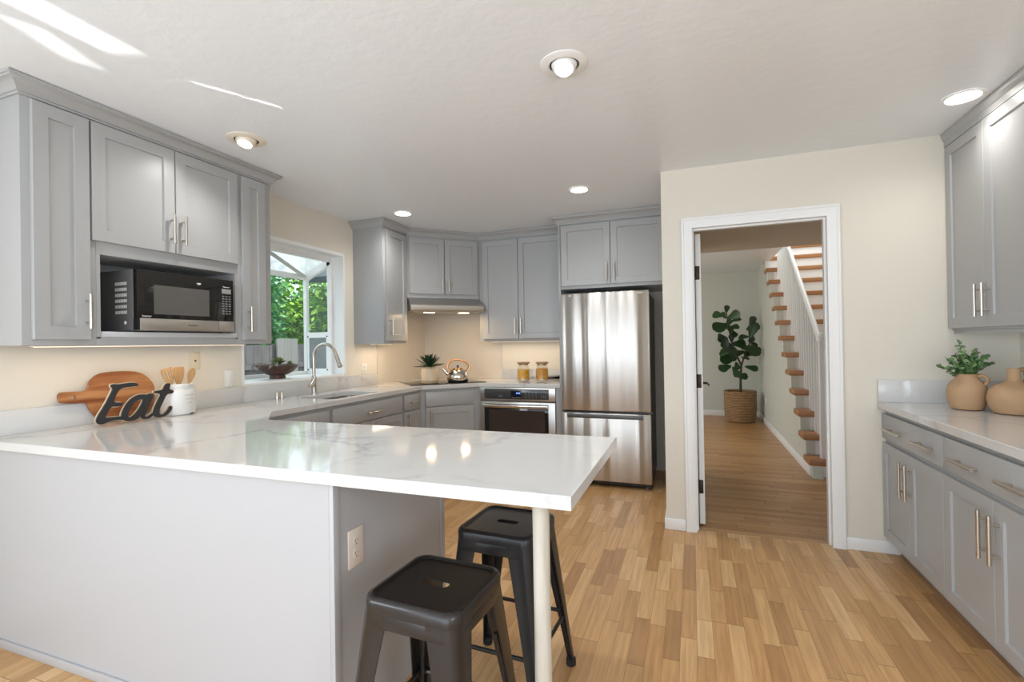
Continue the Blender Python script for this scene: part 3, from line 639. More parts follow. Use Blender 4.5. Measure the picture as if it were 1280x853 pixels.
# ------------------------------------------------------------------ right side: base and wall cabinets
def right_side():
    XF = 1.07; f = Fr((XF, 0, 0), (0, -1, 0), (-1, 0, 0))     # a runs towards the camera: a = -y
    def unit(label, ya, yb_, split, dh, lh):
        t = base(label, (XF+.3, (ya+yb_)/2, 0))
        toe(t.mb(), f, -ya, -yb_, XR-XF-.001, kh=.095).build('body', M_gray, t.o)
        drawer(t, f, -ya+.004, -yb_-.002, .688, .832, [(-a, .753, .20, False) for a in dh])
        door(t, f, -ya+.004, -split-.002, .105, .662, (-split-.035, .522, .185, True)); door(t, f, -split+.002, -yb_-.002, .105, .662, (-split+.038, .522, .185, True))
    unit('gray base cabinet with a wide two-handled drawer, against the doorway wall', YD-.001, 2.727, 3.10, (3.255, 2.885), 0)
    unit('gray base cabinet with a wide two-handled drawer, nearest the camera on the right', 2.7265, 1.945, 2.337, (2.51, 2.155), 0)
    t = Thing('sideboard_countertop', 'white quartz countertop under the two clay jugs', 'countertop', (1.36, 2.7, CZ-CT))
    t.mb().box(1.031, XR-.0012, 1.93, YD-.0012, CZ-CT, CZ).build('slab', M_quartz, t.o, bevel=.0025)
    t.mb().box(1.031, XR-.021, YD-.02, YD-.0012, CZ, 1.03, .0015).box(XR-.0205, XR-.0012, 1.93, YD-.0012, CZ, 1.03, .0015).build('backsplash', M_quartz, t.o)
    XU = 1.395; fu = Fr((XU, 0, 0), (0, -1, 0), (-1, 0, 0))
    t = upper('wall_cabinet', 'gray two-door wall cabinet above the clay jugs on the right', (XU+.15, 3.1, ZB))
    mb = t.mb(); mb.box(XU, XR-.001, 2.70, YD-.001, 1.315, ZT, .0015); mb.build('body', M_gray, t.o)
    t.mb().box(XU+.008, XU+.03, 2.70, YD-.001, 1.295, 1.3148, .001).build('light_rail', M_gray, t.o)
    door(t, fu, -YD+.006, -3.087, 1.326, 2.36, (-3.118, 1.462, .165, True)); door(t, fu, -3.083, -2.705, 1.326, 2.36, (-3.052, 1.462, .165, True))
    crown('crown_molding', 'gray crown molding over the right wall cabinet', [(XU-e, YD-.001), (XU-e, 2.70)], [(0, 2.362), (.021, 2.362), (.021, 2.395), (.026, 2.40), (.034, 2.42), (.036, 2.437), (0, 2.437)])
right_side()

# ------------------------------------------------------------------ microwave
def text_mesh(txt, size, parent, m, name, mtx, ext=.0003):
    cu = bpy.data.curves.new('lettering', 'FONT'); cu.body = txt; cu.size = size; cu.extrude = ext; cu.align_x = 'CENTER'; cu.align_y = 'CENTER'
    o = bpy.data.objects.new('lettering', cu); C.objects.link(o); dg = bpy.context.evaluated_depsgraph_get(); me = bpy.data.meshes.new_from_object(o.evaluated_get(dg))
    bpy.data.objects.remove(o); bpy.data.curves.remove(cu); me.transform(mtx); me.materials.clear(); me.materials.append(m)
    r = bpy.data.objects.new(name, me); C.objects.link(r); r.parent = parent; return r
def microwave():
    x0, x1, y0, y1, z0, z1 = -2.93, -2.58, 1.618, 2.16, 1.3785, 1.686; t = Thing('microwave', 'stainless and black microwave oven in the open cabinet niche', 'microwave', (-2.75, 1.89, 1.3722))
    t.mb().box(x0, x1-.03, y0, y1, z0, z1, .004).build('body', mat('microwave_case', (.17, .165, .16), .35, .3), t.o)
    f = Fr((x1-.03, 0, 0), (0, 1, 0), (1, 0, 0)); yc = 2.058
    mb = t.mb(); f.hexa(mb, y0, y1, .0002, .03, z0+.062, z1, .003); d = mb.build('front_panel', M_bglass, t.o)
    mb = t.mb(); f.hexa(mb, y0+.012, yc, .0002, .033, z0+.002, z0+.062, .002); lo = mb.build('lower_trim', M_steelh, t.o)
    mb = t.mb(); f.hexa(mb, yc+.002, y1, .0002, .033, z0+.002, z0+.062, .002); mb.build('door_button', M_steelh, t.o)
    mb = t.mb(); f.hexa(mb, y0, y0+.0118, .0002, .03, z0+.002, z0+.062); mb.build('door_edge', M_black, t.o)
    mb = t.mb(); f.hexa(mb, y0+.08, yc-.055, .0302, .0306, z0+.085, z0+.235); mb.build('viewing_window', mat('microwave_window', (.10, .095, .088), .2), d)
    mb = t.mb()
    for k in range(6):
        for j in range(7): mb.box(x1-.165+j*.013, x1-.165+j*.013+.009, y0-.0012, y0-.0002, z0+.085+k*.029, z0+.101+k*.029)
    mb.build('side_vent', mat('vent_light', (.70, .69, .67), .5), t.o)
    t.mb().lathe((x1-.09, y0-.0002, z0+.04), [(.009, 0), (.008, .0015)], 14, (0, -1, 0)).build('side_mark', M_white, t.o)
    mb = t.mb(); f.hexa(mb, yc+.024, yc+.084, .0302, .0308, z1-.083, z1-.055); p = mb.build('display', mat('lcd_gray', (.30, .31, .29), .3), d)
    mb = t.mb()
    for r in range(8):
        for c in range(3): f.hexa(mb, yc+.026+c*.021, yc+.040+c*.021, .0302, .0308, z1-.102-r*.0145, z1-.0955-r*.0145)
    mb.build('key_marks', mat('key_print_dark', (.22, .22, .22), .4), d)
    B = Matrix(((0, 0, 1, 0), (1, 0, 0, 0), (0, 1, 0, 0), (0, 0, 0, 1)))
    loc = Vector((x1-.03, 0, 0))-t.loc
    text_mesh('Panasonic', .014, lo, M_dark, 'brand_lettering', Matrix.Translation(loc+Vector((.0335, 1.905, z0+.032)))@B)
    text_mesh('Panasonic', .011, d, M_white, 'brand_lettering', Matrix.Translation(loc+Vector((.0305, yc+.054, z1-.043)))@B)
    text_mesh('Inverter', .014, d, M_white, 'badge_lettering', Matrix.Translation(loc+Vector((.0305, y0+.045, z0+.073)))@B)
    for yy in (y0+.04, y1-.04):
        for xx in (x0+.04, x1-.06): t.mb().cyl((xx, yy, 1.3722), (xx, yy, 1.379), .012, 12).build('foot', M_rubber, t.o)
microwave()

# ------------------------------------------------------------------ stools
def stool(label, m_frame, m_seat, loc):
    t = Thing('bar_stool', label, 'stool', (0, 0, 0), 'metal bar stools at the peninsula'); h = .612; hs = .147
    def rrect(hw, r, n=6): return [(sx*(hw-r)+r*math.cos(R(a+90*i/n)), sy*(hw-r)+r*math.sin(R(a+90*i/n))) for sx, sy, a in ((1, 1, 0), (-1, 1, 90), (-1, -1, 180), (1, -1, 270)) for i in range(n+1)]
    mb = t.mb()                                            # dished seat with a hand slot
    O = [rrect(hs, .042), rrect(hs, .042), rrect(hs-.004, .040), rrect(hs-.013, .034), rrect(hs-.019, .03)]; Z = [h-.034, h-.012, h-.003, h, h-.005]
    rg = [mb.verts([(x, y, z) for x, y in o]) for o, z in zip(O, Z)]; n = len(O[0])
    for A, B in zip(rg, rg[1:]):
        for i in range(n): mb.face([A[i], A[(i+1) % n], B[(i+1) % n], B[i]], True)
    slot = [(sx*.027+.016*math.cos(R(a+180*i/8)), .016*math.sin(R(a+180*i/8))) for sx, a in ((1, -90), (-1, 90)) for i in range(9)]
    sl = [mb.verts([(x, y, z) for x, y in slot]) for z in (h-.005, h-.008)]; k = len(slot)
    es = [mb.bm.edges.get((rg[-1][i], rg[-1][(i+1) % n])) for i in range(n)]+[mb.bm.edges.new((sl[0][i], sl[0][(i+1) % k])) for i in range(k)]
    for q in bmesh.ops.triangle_fill(mb.bm, edges=es, use_beauty=True)['geom']:
        if isinstance(q, bmesh.types.BMFace): q.smooth = False
    for i in range(k): mb.face([sl[0][i], sl[0][(i+1) % k], sl[1][(i+1) % k], sl[1][i]])
    top = mb.build('seat', m_seat, t.o, sharp=25)
    mb = t.mb(); rim = [rrect(hs+.0015, .043), rrect(hs+.0015, .043), rrect(hs-.004, .04), rrect(hs-.014, .034)]; rz = [h-.036, h-.010, h-.0005, h+.0012]
    rg = [mb.verts([(x, y, z) for x, y in o]) for o, z in zip(rim, rz)]
    for A, B in zip(rg, rg[1:]):
        for i in range(n): mb.face([A[i], A[(i+1) % n], B[(i+1) % n], B[i]], True)
    mb.build('rim', m_frame, t.o, sharp=50)
    mb = t.mb(); hb = hs-.004                               # apron below the rim
    for sx, sy in ((1, 0), (-1, 0), (0, 1), (0, -1)):
        f = Fr((sx*hb, sy*hb, 0), (-sy, sx, 0), (sx, sy, 0))
        P = []
        for d, dd in ((-.002, 0), (.0, 0)):
            pass
        mb.hexa([f.p(-hb+.03, -.003, h-.072), f.p(hb-.03, -.003, h-.072), f.p(hb-.03, .007, h-.072), f.p(-hb+.03, .007, h-.072), f.p(-hb+.03, -.006, h-.03), f.p(hb-.03, -.006, h-.03), f.p(hb-.03, .0, h-.03), f.p(-hb+.03, .0, h-.03)], .002)
    mb.build('apron', m_frame, t.o)
    top_h, bot_h = hs-.002, .198
    for sx, sy in ((1, 1), (-1, 1), (-1, -1), (1, -1)):     # folded sheet legs: an angle with a rounded corner, wide at the top
        mb = t.mb(); rows = []
        for s in [i/6 for i in range(7)]:
            z = (h-.036)*(1-s)+.012*s; c = top_h*(1-s)+bot_h*s; wd = .056*(1-s)**1.15+.031; r = .018*(1-s)+.010
            pts = []
            for (a, b) in ((c-wd, c), (c-r, c), (c-r*.3, c-r*.3), (c, c-r), (c, c-wd)): pts.append((a*sx, b*sy, z))
            q = .0035
            for (a, b) in ((c-q, c-wd), (c-q, c-r), (c-r*.3-q, c-r*.3-q), (c-r, c-q), (c-wd, c-q)): pts.append((a*sx, b*sy, z))
            rows.append(mb.verts(pts))
        for A, B in zip(rows, rows[1:]):
            for i in range(10): mb.face([A[i], A[(i+1) % 10], B[(i+1) % 10], B[i]], True)
        mb.face(rows[0]); mb.face(rows[-1][::-1])
        rib = [(Vector(((top_h*(1-s)+bot_h*s)*sx-sx*(.03*(1-s)+.010), (top_h*(1-s)+bot_h*s)*sy-sy*(.03*(1-s)+.010), (h-.05)*(1-s)+.012*s)), .007) for s in (.25, .6, .95)]
        leg = mb.build('leg', m_frame, t.o, sharp=55)
        mb = t.mb(); mb.tube([p for p, _ in rib], .007, 8); mb.build('leg_rib', m_frame, leg)
        cx, cy = (bot_h-.014)*sx, (bot_h-.014)*sy
        mb = t.mb(); mb.lathe((cx, cy, 0), [(.018, 0), (.020, .004), (.019, .026), (.012, .03)], 14); mb.build('foot', M_rubber, leg)
    zc = .215; c = top_h+(bot_h-top_h)*(1-zc/(h-.036))-.010
    for a, b in (((1, 1), (-1, 1)), ((-1, 1), (-1, -1)), ((-1, -1), (1, -1)), ((1, -1), (1, 1))):
        mb = t.mb(); mb.tube([(a[0]*c, a[1]*c, zc), (b[0]*c, b[1]*c, zc)], .0075, 10); mb.build('stretcher', m_frame, t.o)
    t.o.location = loc; return t.o
s1 = stool('gunmetal bar stool with a dark seat, nearest the camera', M_gun, M_gunseat, (-.693, 1.217, 0)); s1.rotation_euler.z = R(-3)
s2 = stool('matte black bar stool behind the round support post', M_gun2, M_gun2, (-.667, 1.722, 0)); s2.rotation_euler.z = R(-3)

# ------------------------------------------------------------------ electrical plates
def plate(name, label, f, a, z, m, kind, wd=.072, ht=.115):
    t = Thing(name, label, 'outlet' if kind in ('outlet', 'jack') else 'switch', f.p(a, 0, z-ht/2))
    mb = t.mb(); f.hexa(mb, a-wd/2, a+wd/2, .0003, .006, z-ht/2, z+ht/2, .003); mb.build('cover_plate', m, t.o)
    if kind == 'outlet':
        for dz in (.02, -.02):
            mb = t.mb(); mb.lathe(f.p(a, .006, z+dz), [(.0165, 0), (.0160, .0015)], 20, f.n); s = mb.build('receptacle', m, t.o)
            mb = t.mb(); f.hexa(mb, a-.0075, a-.0055, .0073, .0078, z+dz-.001, z+dz+.007); f.hexa(mb, a+.0055, a+.0075, .0073, .0078, z+dz-.001, z+dz+.006); mb.lathe(f.p(a, .0073, z+dz-.008), [(.0028, 0), (.0026, .0005)], 10, f.n); mb.build('slots', M_dark, s)
    elif kind == 'switch':
        mb = t.mb(); f.hexa(mb, a-.017, a+.017, .006, .0085, z-.033, z+.033, .001); mb.build('rocker', m, t.o)
    else:
        mb = t.mb(); mb.lathe(f.p(a, .006, z), [(.006, 0), (.0045, .006)], 12, f.n); mb.build('jack', M_dark, t.o)
fW = Fr((XL, 0, 0), (0, 1, 0), (1, 0, 0))
plate('cable_outlet', 'ivory cable outlet plate above the utensil crock', fW, 2.20, 1.205, M_ivory, 'jack')
plate('light_switch', 'white rocker switch on the wall left of the window', fW, 2.441, 1.075, M_white, 'switch')
plate('wall_outlet', 'white outlet on the wall between the window and the cooktop', fW, 3.90, 1.06, M_white, 'outlet', .075, .10)
plate('wall_outlet', 'almond outlet on the end of the peninsula base', Fr((-1.052, 0, 0), (0, 1, 0), (1, 0, 0)), 1.32, .622, M_pink, 'outlet', .076, .125)
plate('wall_outlet', 'white outlet low on the wall beside the stairs', Fr((1.02, 0, 0), (0, -1, 0), (-1, 0, 0)), -8.15, .345, M_white, 'outlet')

# ------------------------------------------------------------------ recessed lights
def can_light(label, x, y, r, kind, power, tilt=None, m_ring=None):
    t = Thing('recessed_light', label, 'ceiling light', (x, y, H-.03), 'recessed ceiling lights'); z = H-.0004
    mr = m_ring or M_trim
    if kind == 'flat':
        t.mb().lathe((x, y, z), [(r, 0), (r, -.004), (r-.004, -.007), (r*.80, -.005), (r*.80, 0)], 40, caps=(False, False)).build('trim_ring', mr, t.o)
        t.mb().lathe((x, y, z), [(r*.80, -.0005), (r*.80, -.004), (r*.5, -.0048), (.001, -.005)], 40, caps=(False, True)).build('lens', M_lamp, t.o)
        lamp('recessed_lamp', 'SPOT', (x, y, H-.02), (x, y, 0), power, (1, .975, .94), spot_size=R(160), spot_blend=1, shadow_soft_size=.05)
    else:
        t.mb().lathe((x, y, z), [(r, 0), (r, -.003), (r*.93, -.006), (r*.66, -.010), (r*.62, -.006), (r*.62, 0)], 48, caps=(False, False)).build('trim_ring', mr, t.o)
        t.mb().lathe((x, y, z), [(r*.60, -.001), (r*.60, -.004)], 40).build('gap', M_dark, t.o)
        d = Vector(tilt).normalized(); q = Vector((x, y, H+.012))
        prof = [(r*.56*math.cos(R(a)), r*.62*math.sin(R(a))) for a in range(0, 50, 8)]+[(r*.37, r*.46), (r*.36, r*.40)]
        prof = [(a, b) for a, b in prof]
        t.mb().lathe(q, [(r*.56, -.005)]+prof, 40, d, caps=(False, False)).build('eyeball', mr, t.o)
        t.mb().lathe(q, [(r*.38, r*.30), (r*.38, r*.41), (r*.30, r*.46), (.001, r*.485)], 32, d, caps=(True, True)).build('bulb', M_lamp, t.o)
        lamp('recessed_lamp', 'SPOT', q+d*(r*.75), q+d*3, power, (1, .975, .94), spot_size=R(150), spot_blend=1, shadow_soft_size=.04)
can_light('white eyeball ceiling light, largest one near the middle of the ceiling', -.478, 1.97, .100, 'ball', 30, (.06, -.35, -1))
can_light('cream eyeball ceiling light in front of the microwave cabinets', -2.30, 2.02, .100, 'ball', 18, (.05, -.30, -1), mat('cream_trim', (.80, .72, .60), .4))
can_light('flat ceiling light in front of the refrigerator cabinet', -.781, 3.631, .080, 'flat', 22)
can_light('flat ceiling light near the range hood corner', -2.36, 3.67, .083, 'flat', 22)
can_light('flat ceiling light beside the right wall cabinet', 1.25, 2.965, .085, 'flat', 11)
# under-cabinet strips
def strip(label, a, b, z, down, energy):
    a, b = Vector(a), Vector(b); m = (a+b)/2; t = Thing('undercabinet_light', label, 'light', (m.x, m.y, z), 'undercabinet light strips'); f = Fr((a.x, a.y, 0), b-a, (b-a).cross(Vector((0, 0, 1)))); L = (b-a).length
    mb = t.mb(); f.hexa(mb, 0, L, -.02, .02, z-.006, z-.0005, .002); mb.build('housing', M_white, t.o)
    mb = t.mb(); f.hexa(mb, .01, L-.01, -.015, .015, z-.0075, z-.0062); mb.build('lens', M_undercab, t.o)
    o = lamp('strip_lamp', 'AREA', (m.x, m.y, z-.02), (m.x+down[0], m.y+down[1], 0), energy, (1, .80, .58), shape='RECTANGLE', size=L, size_y=.03)
    o.rotation_euler = (0, 0, math.atan2((b-a).y, (b-a).x))
strip('thin light strip under the microwave cabinet', (-2.78, 1.30, 0), (-2.78, 2.40, 0), ZB, (0, 0), 1.0)
strip('thin light strip under the cabinet right of the window', (-2.80, 3.80, 0), (-2.80, 4.12, 0), 1.30, (0, 0), .9)
strip('thin light strip under the cabinet above the pasta jars', (-2.03, 4.86, 0), (-1.22, 4.86, 0), 1.305, (0, 0), 1.1)

# ------------------------------------------------------------------ faucet and small pieces at the sink
def faucet():
    x, y = -2.87, 3.13; t = Thing('faucet', 'brushed nickel gooseneck pull-down faucet behind the sink', 'faucet', (x, y, CZ+.0003))
    t.mb().lathe((x, y, CZ+.0003), [(.027, 0), (.027, .006), (.020, .012), (.019, .10), (.022, .115), (.020, .135), (.013, .15)], 24).build('base', M_nickel, t.o)
    pts = [(x, y, CZ+.14), (x, y, 1.19)]+[(x+.112-.112*math.cos(R(a)), y, 1.19+.112*math.sin(R(a))) for a in range(12, 170, 12)]; x2 = pts[-1]
    t.mb().tube(pts, .0125, 16).build('spout', M_nickel, t.o)
    d = Vector((.45, 0, -1)).normalized(); q = Vector(pts[-1])
    t.mb().tube([q-d*.004, q+d*.02, q+d*.06, q+d*.10, q+d*.105], [.014, .0155, .0165, .021, .017], 16).build('spray_head', M_nickel, t.o)
    t.mb().tube([(x, y-.012, CZ+.075), (x, y-.05, CZ+.075), (x, y-.055, CZ+.075)], [.018, .018, .014], 16).tube([(x+.005, y-.045, CZ+.08), (x+.02, y-.03, CZ+.115), (x+.03, y-.015, CZ+.155)], [.009, .007, .0055], 10).build('lever', M_nickel, t.o)
    for k, yy, lab in ((0, 2.755, 'left of the pair of small chrome caps beside the faucet, air gap'), (1, 2.80, 'right of the pair of small chrome caps beside the faucet, dispenser')):
        mb = MB((x+.0, yy, CZ+.0003)); mb.lathe((x, yy, CZ+.0003), [(.013, 0), (.013, .052), (.010, .057), (.001, .058)], 20); tag(mb.build('air_gap_cap', M_nickel), lab, 'fixture', 'chrome caps by the sink')
faucet()

# ------------------------------------------------------------------ counter decor, left
EAT = dict(E=[(1.6199, 1.102), (1.6343, 1.1072), (1.6575, 1.1026), (1.6932, 1.1062), (1.7299, 1.1071), (1.7472, 1.1017), (1.7534, 1.0925), (1.747, 1.0856), (1.7296, 1.0858), (1.7051, 1.0841), (1.681, 1.0836), (1.6631, 1.0774), (1.65, 1.0593), (1.6393, 1.0346), (1.6333, 1.0147), (1.6477, 1.0091), (1.6653, 1.0089), (1.6729, 1.0034), (1.671, 0.9919), (1.6562, 0.9873), (1.633, 0.9902), (1.6215, 0.9904), (1.6128, 0.9769), (1.6013, 0.9562), (1.5927, 0.9416), (1.6039, 0.938), (1.6266, 0.9365), (1.6498, 0.9363), (1.6733, 0.9342), (1.682, 0.9152), (1.6554, 0.9193), (1.6322, 0.9209), (1.6093, 0.9168), (1.5924, 0.91), (1.5757, 0.9064), (1.562, 0.9117), (1.554, 0.9255), (1.5569, 0.9407), (1.5653, 0.9582), (1.5821, 0.9842), (1.5991, 1.0136), (1.6165, 1.0499), (1.6311, 1.0805), (1.6255, 1.0906)],
 a=[(1.6673, 0.9305), (1.6736, 0.9589), (1.6889, 0.9897), (1.7104, 1.0167), (1.7414, 1.0366), (1.773, 1.04), (1.7987, 1.0339), (1.8053, 1.0401), (1.825, 1.038), (1.8301, 1.0271), (1.8246, 1.0105), (1.8145, 0.9876), (1.8011, 0.9619), (1.7878, 0.9364), (1.7812, 0.9204), (1.7875, 0.9126), (1.8038, 0.9171), (1.827, 0.9344), (1.8315, 0.9199), (1.8035, 0.9035), (1.7841, 0.9025), (1.7682, 0.9087), (1.7621, 0.9252), (1.7493, 0.9116), (1.7274, 0.9036), (1.7029, 0.9033), (1.6819, 0.9106)],
 ah=[(1.6972, 0.9293), (1.7035, 0.9548), (1.7192, 0.9858), (1.7411, 1.0065), (1.7663, 1.0137), (1.779, 1.0088), (1.7692, 0.9863), (1.7498, 0.9551), (1.7278, 0.9315), (1.7092, 0.921)],
 t=[(1.8897, 1.0702), (1.9003, 1.0869), (1.9179, 1.089), (1.9248, 1.0777), (1.9153, 1.0522), (1.9422, 1.0439), (1.9456, 1.0328), (1.9312, 1.0271), (1.903, 1.0279), (1.8852, 0.9931), (1.8677, 0.9602), (1.8571, 0.9336), (1.8637, 0.9153), (1.8842, 0.9158), (1.9053, 0.9341), (1.9161, 0.954), (1.9268, 0.9583), (1.9337, 0.9481), (1.9264, 0.9312), (1.905, 0.9093), (1.8771, 0.9015), (1.8499, 0.9015), (1.8333, 0.9093), (1.8269, 0.9309), (1.8373, 0.9641), (1.858, 1.0033), (1.8733, 1.031), (1.8517, 1.0353), (1.835, 1.0405), (1.8317, 1.0491), (1.8519, 1.0513), (1.8805, 1.0513)])
def fill_letters(polys, off, ext):
    cu = bpy.data.curves.new('outline', 'CURVE'); cu.dimensions = '2D'; cu.fill_mode = 'BOTH'; cu.extrude = ext; cu.offset = off
    for P in polys:
        sp = cu.splines.new('POLY'); sp.points.add(len(P)-1); sp.use_cyclic_u = True
        for q, (a, b) in zip(sp.points, P): q.co = (a, b, 0, 1)
    o = bpy.data.objects.new('outline', cu); C.objects.link(o); me = bpy.data.meshes.new_from_object(o.evaluated_get(bpy.context.evaluated_depsgraph_get())); bpy.data.objects.remove(o); bpy.data.curves.remove(cu); return me
def smooth_poly(P, it=2):
    for _ in range(it):
        Q = []
        for i in range(len(P)): a, b = P[i], P[(i+1) % len(P)]; Q += [(.75*a[0]+.25*b[0], .75*a[1]+.25*b[1]), (.25*a[0]+.75*b[0], .25*a[1]+.75*b[1])]
        P = Q
    return P
def eat_sign():
    X = -2.80; t = Thing('eat_sign', 'charcoal script Eat sign standing before the cutting board', 'sign', (X, 1.75, CZ))
    B = Matrix(((0, 0, 1, 0), (1, 0, 0, 0), (0, 1, 0, 0), (0, 0, 0, 1)))
    def one(keys, off, ext, xo, name, m):
        polys = [smooth_poly(EAT[k]) for k in keys]
        me = fill_letters(polys, off, ext); me.transform(Matrix.Translation(Vector((X+xo, 0, .0008))-t.loc)@B); me.materials.clear(); me.materials.append(m)
        o = bpy.data.objects.new(name, me); C.objects.link(o); o.parent = t.o
    one(['E', ], .0, .004, .004, 'letter', M_charcoal); one(['a', 'ah'], .0, .004, .0041, 'letter', M_charcoal); one(['t'], .0, .004, .0042, 'letter', M_charcoal)
    one(['E'], .0035, .003, -.004, 'letter_edge', M_cream); one(['a', 'ah'], .0035, .003, -.0041, 'letter_edge', M_cream); one(['t'], .0035, .003, -.0042, 'letter_edge', M_cream)
eat_sign()
BOARD = [(1.4674, 1.0538), (1.4711, 1.0719), (1.4828, 1.0787), (1.5268, 1.0768), (1.5751, 1.074), (1.5917, 1.0833), (1.5977, 1.1076), (1.6101, 1.1325), (1.6338, 1.1528), (1.6607, 1.1641), (1.7202, 1.1679), (1.7823, 1.1662), (1.8339, 1.1577), (1.8737, 1.1379), (1.9034, 1.1063), (1.919, 1.0784), (1.9241, 1.0406), (1.9199, 0.9932), (1.9054, 0.9507), (1.8744, 0.9154), (1.8177, 0.9005), (1.7294, 0.8995), (1.6722, 0.906), (1.6294, 0.928), (1.6051, 0.9639), (1.5935, 0.9916), (1.5865, 1.0086), (1.5717, 1.0148), (1.5262, 1.0178), (1.4797, 1.0235), (1.4697, 1.0351)]
def board():
    t = Thing('cutting_board', 'reddish wooden paddle cutting board leaning behind the Eat sign', 'cutting board', (-2.93, 1.75, CZ))
    P = smooth_poly(BOARD, 1); hole = [(1.529+.011*math.cos(R(-a)), 1.048+.011*math.sin(R(-a))) for a in range(0, 360, 20)]
    me = fill_letters([P, hole], 0, .009); th = R(2.5)
    B = Matrix(((0, 0, 1, 0), (1, 0, 0, 0), (0, 1, 0, 0), (0, 0, 0, 1)))
    me.transform(Matrix.Rotation(-th, 4, 'Y')@Matrix.Translation(Vector((0, -1.75, -.8992)))@B)
    me.transform(Matrix.Translation((.0045, 0, .0005)))
    me.materials.clear(); me.materials.append(M_acacia); o = bpy.data.objects.new('board', me); C.objects.link(o); o.parent = t.o
    b = o.modifiers.new('bevel', 'BEVEL'); b.width = .003; b.segments = 2; b.limit_method = 'ANGLE'; b.angle_limit = R(50)
board()
def crock():
    x, y, z = -2.845, 2.005, CZ+.0003; t = Thing('utensil_crock', 'white ceramic crock holding wooden utensils', 'crock', (x, y, z)); r = .088
    t.mb().lathe((x, y, z), [(r-.012, 0), (r-.004, .006), (r, .02), (r, .125), (r-.004, .14), (r-.014, .150), (r-.014, .158), (r-.010, .162), (r-.010, .178), (r-.013, .181), (r-.019, .178), (r-.019, .06), (.001, .055)], 40, caps=(True, True)).build('pot', M_crock, t.o)
    mb = t.mb()
    for k in range(3):
        for j in range(5-k):
            a = R(-12+k*3+j*8); zz = z+.115-k*.022; rr = r+.0002
            p = [Vector((x+rr*math.cos(a+da), y+rr*math.sin(a+da), zz+dz)) for da, dz in ((-.04, -.0025), (.04, -.0025), (.04, .0025), (-.04, .0025))]
            n = Vector((math.cos(a), math.sin(a), 0))*.0012; mb.hexa([p[0], p[1], p[1]+n, p[0]+n, p[3], p[2], p[2]+n, p[3]+n])
    mb.build('embossed_marks', mat('warm_gray_glaze', (.60, .57, .53), .4), t.o)
    mb = t.mb()
    for a in (R(10), R(16), R(20)): mb.lathe((x+(r-.006)*math.cos(a), y+(r-.006)*math.sin(a), z+.006), [(.004, -.003), (.009, 0), (.004, .004)], 8)
    mb.build('chipped_glaze', mat('bare_clay', (.10, .07, .05), .8), t.o)
    def paddle(name, label, dx, dy, L, kind, ang):
        b = Vector((x+dx*.25, y+dy*.25, z+.061)); tip = Vector((x+dx, y+dy, z+L)); d = (tip-b).normalized(); T = Thing(name, label, 'utensil', b, 'wooden utensils in the crock')
        n = Vector((math.cos(R(ang)), math.sin(R(ang)), 0)); n = (n-d*n.dot(d)).normalized(); s = d.cross(n)
        mb = T.mb(); hd = L*.40 if kind != 'spoon' else L*.36; Lt = (tip-b).length; mb.tube([b, b+d*(Lt-hd+.01)], .0065, 10); mb.build('shaft', M_spoon, T.o)
        hb = b+d*(Lt-hd); mb = T.mb()
        def pt(u, v, w): return hb+d*(u*hd)+s*v+n*w
        W = .033
        out = [(0, .008), (.25, .02), (.5, W*.9), (.8, W), (.97, W*.95), (1, W*.8)] if kind != 'spoon' else [(0, .007), (.2, .014), (.45, .024), (.7, .027), (.9, .02), (1, .006)]
        if kind == 'slots':
            cols = [(-1, -.62), (-.42, -.12), (.12, .42), (.62, 1)]
            for u0, u1 in ((0, .35), (.85, 1.0)):
                pr = [(u, wv) for u, wv in [(u0, None), ((u0+u1)/2, None), (u1, None)]]
                def wat(u):
                    for (a, b_), (c, d_) in zip(out, out[1:]):
                        if a <= u <= c: return b_+(d_-b_)*(u-a)/(c-a)
                    return out[-1][1]
                for (ua, _), (ub, _) in zip(pr, pr[1:]): wa, wb = wat(ua), wat(ub); mb.hexa([pt(ua, -wa, -.003), pt(ua, wa, -.003), pt(ua, wa, .003), pt(ua, -wa, .003), pt(ub, -wb, -.003), pt(ub, wb, -.003), pt(ub, wb, .003), pt(ub, -wb, .003)])
            for c0, c1 in cols:
                for ua, ub in ((.35, .6), (.6, .85)): wa, wb = wat(ua), wat(ub); mb.hexa([pt(ua, wa*c0, -.003), pt(ua, wa*c1, -.003), pt(ua, wa*c1, .003), pt(ua, wa*c0, .003), pt(ub, wb*c0, -.003), pt(ub, wb*c1, -.003), pt(ub, wb*c1, .003), pt(ub, wb*c0, .003)])
        else:
            for (ua, wa), (ub, wb) in zip(out, out[1:]):
                mb.hexa([pt(ua, -wa, -.003), pt(ua, wa, -.003), pt(ua, wa, .003), pt(ua, -wa, .003), pt(ub, -wb, -.003), pt(ub, wb, -.003), pt(ub, wb, .003), pt(ub, -wb, .003)])
        mb.build('head', M_spoon, T.o)
    paddle('slotted_spatula', 'wooden slotted spatula leaning left in the white crock', .01, -.075, .275, 'slots', -5)
    paddle('wooden_turner', 'wide wooden turner in the middle of the white crock', .0, .005, .278, 'solid', 5)
    paddle('wooden_spoon', 'narrow wooden spoon leaning right in the white crock', .015, .082, .268, 'spoon', 10)
crock()

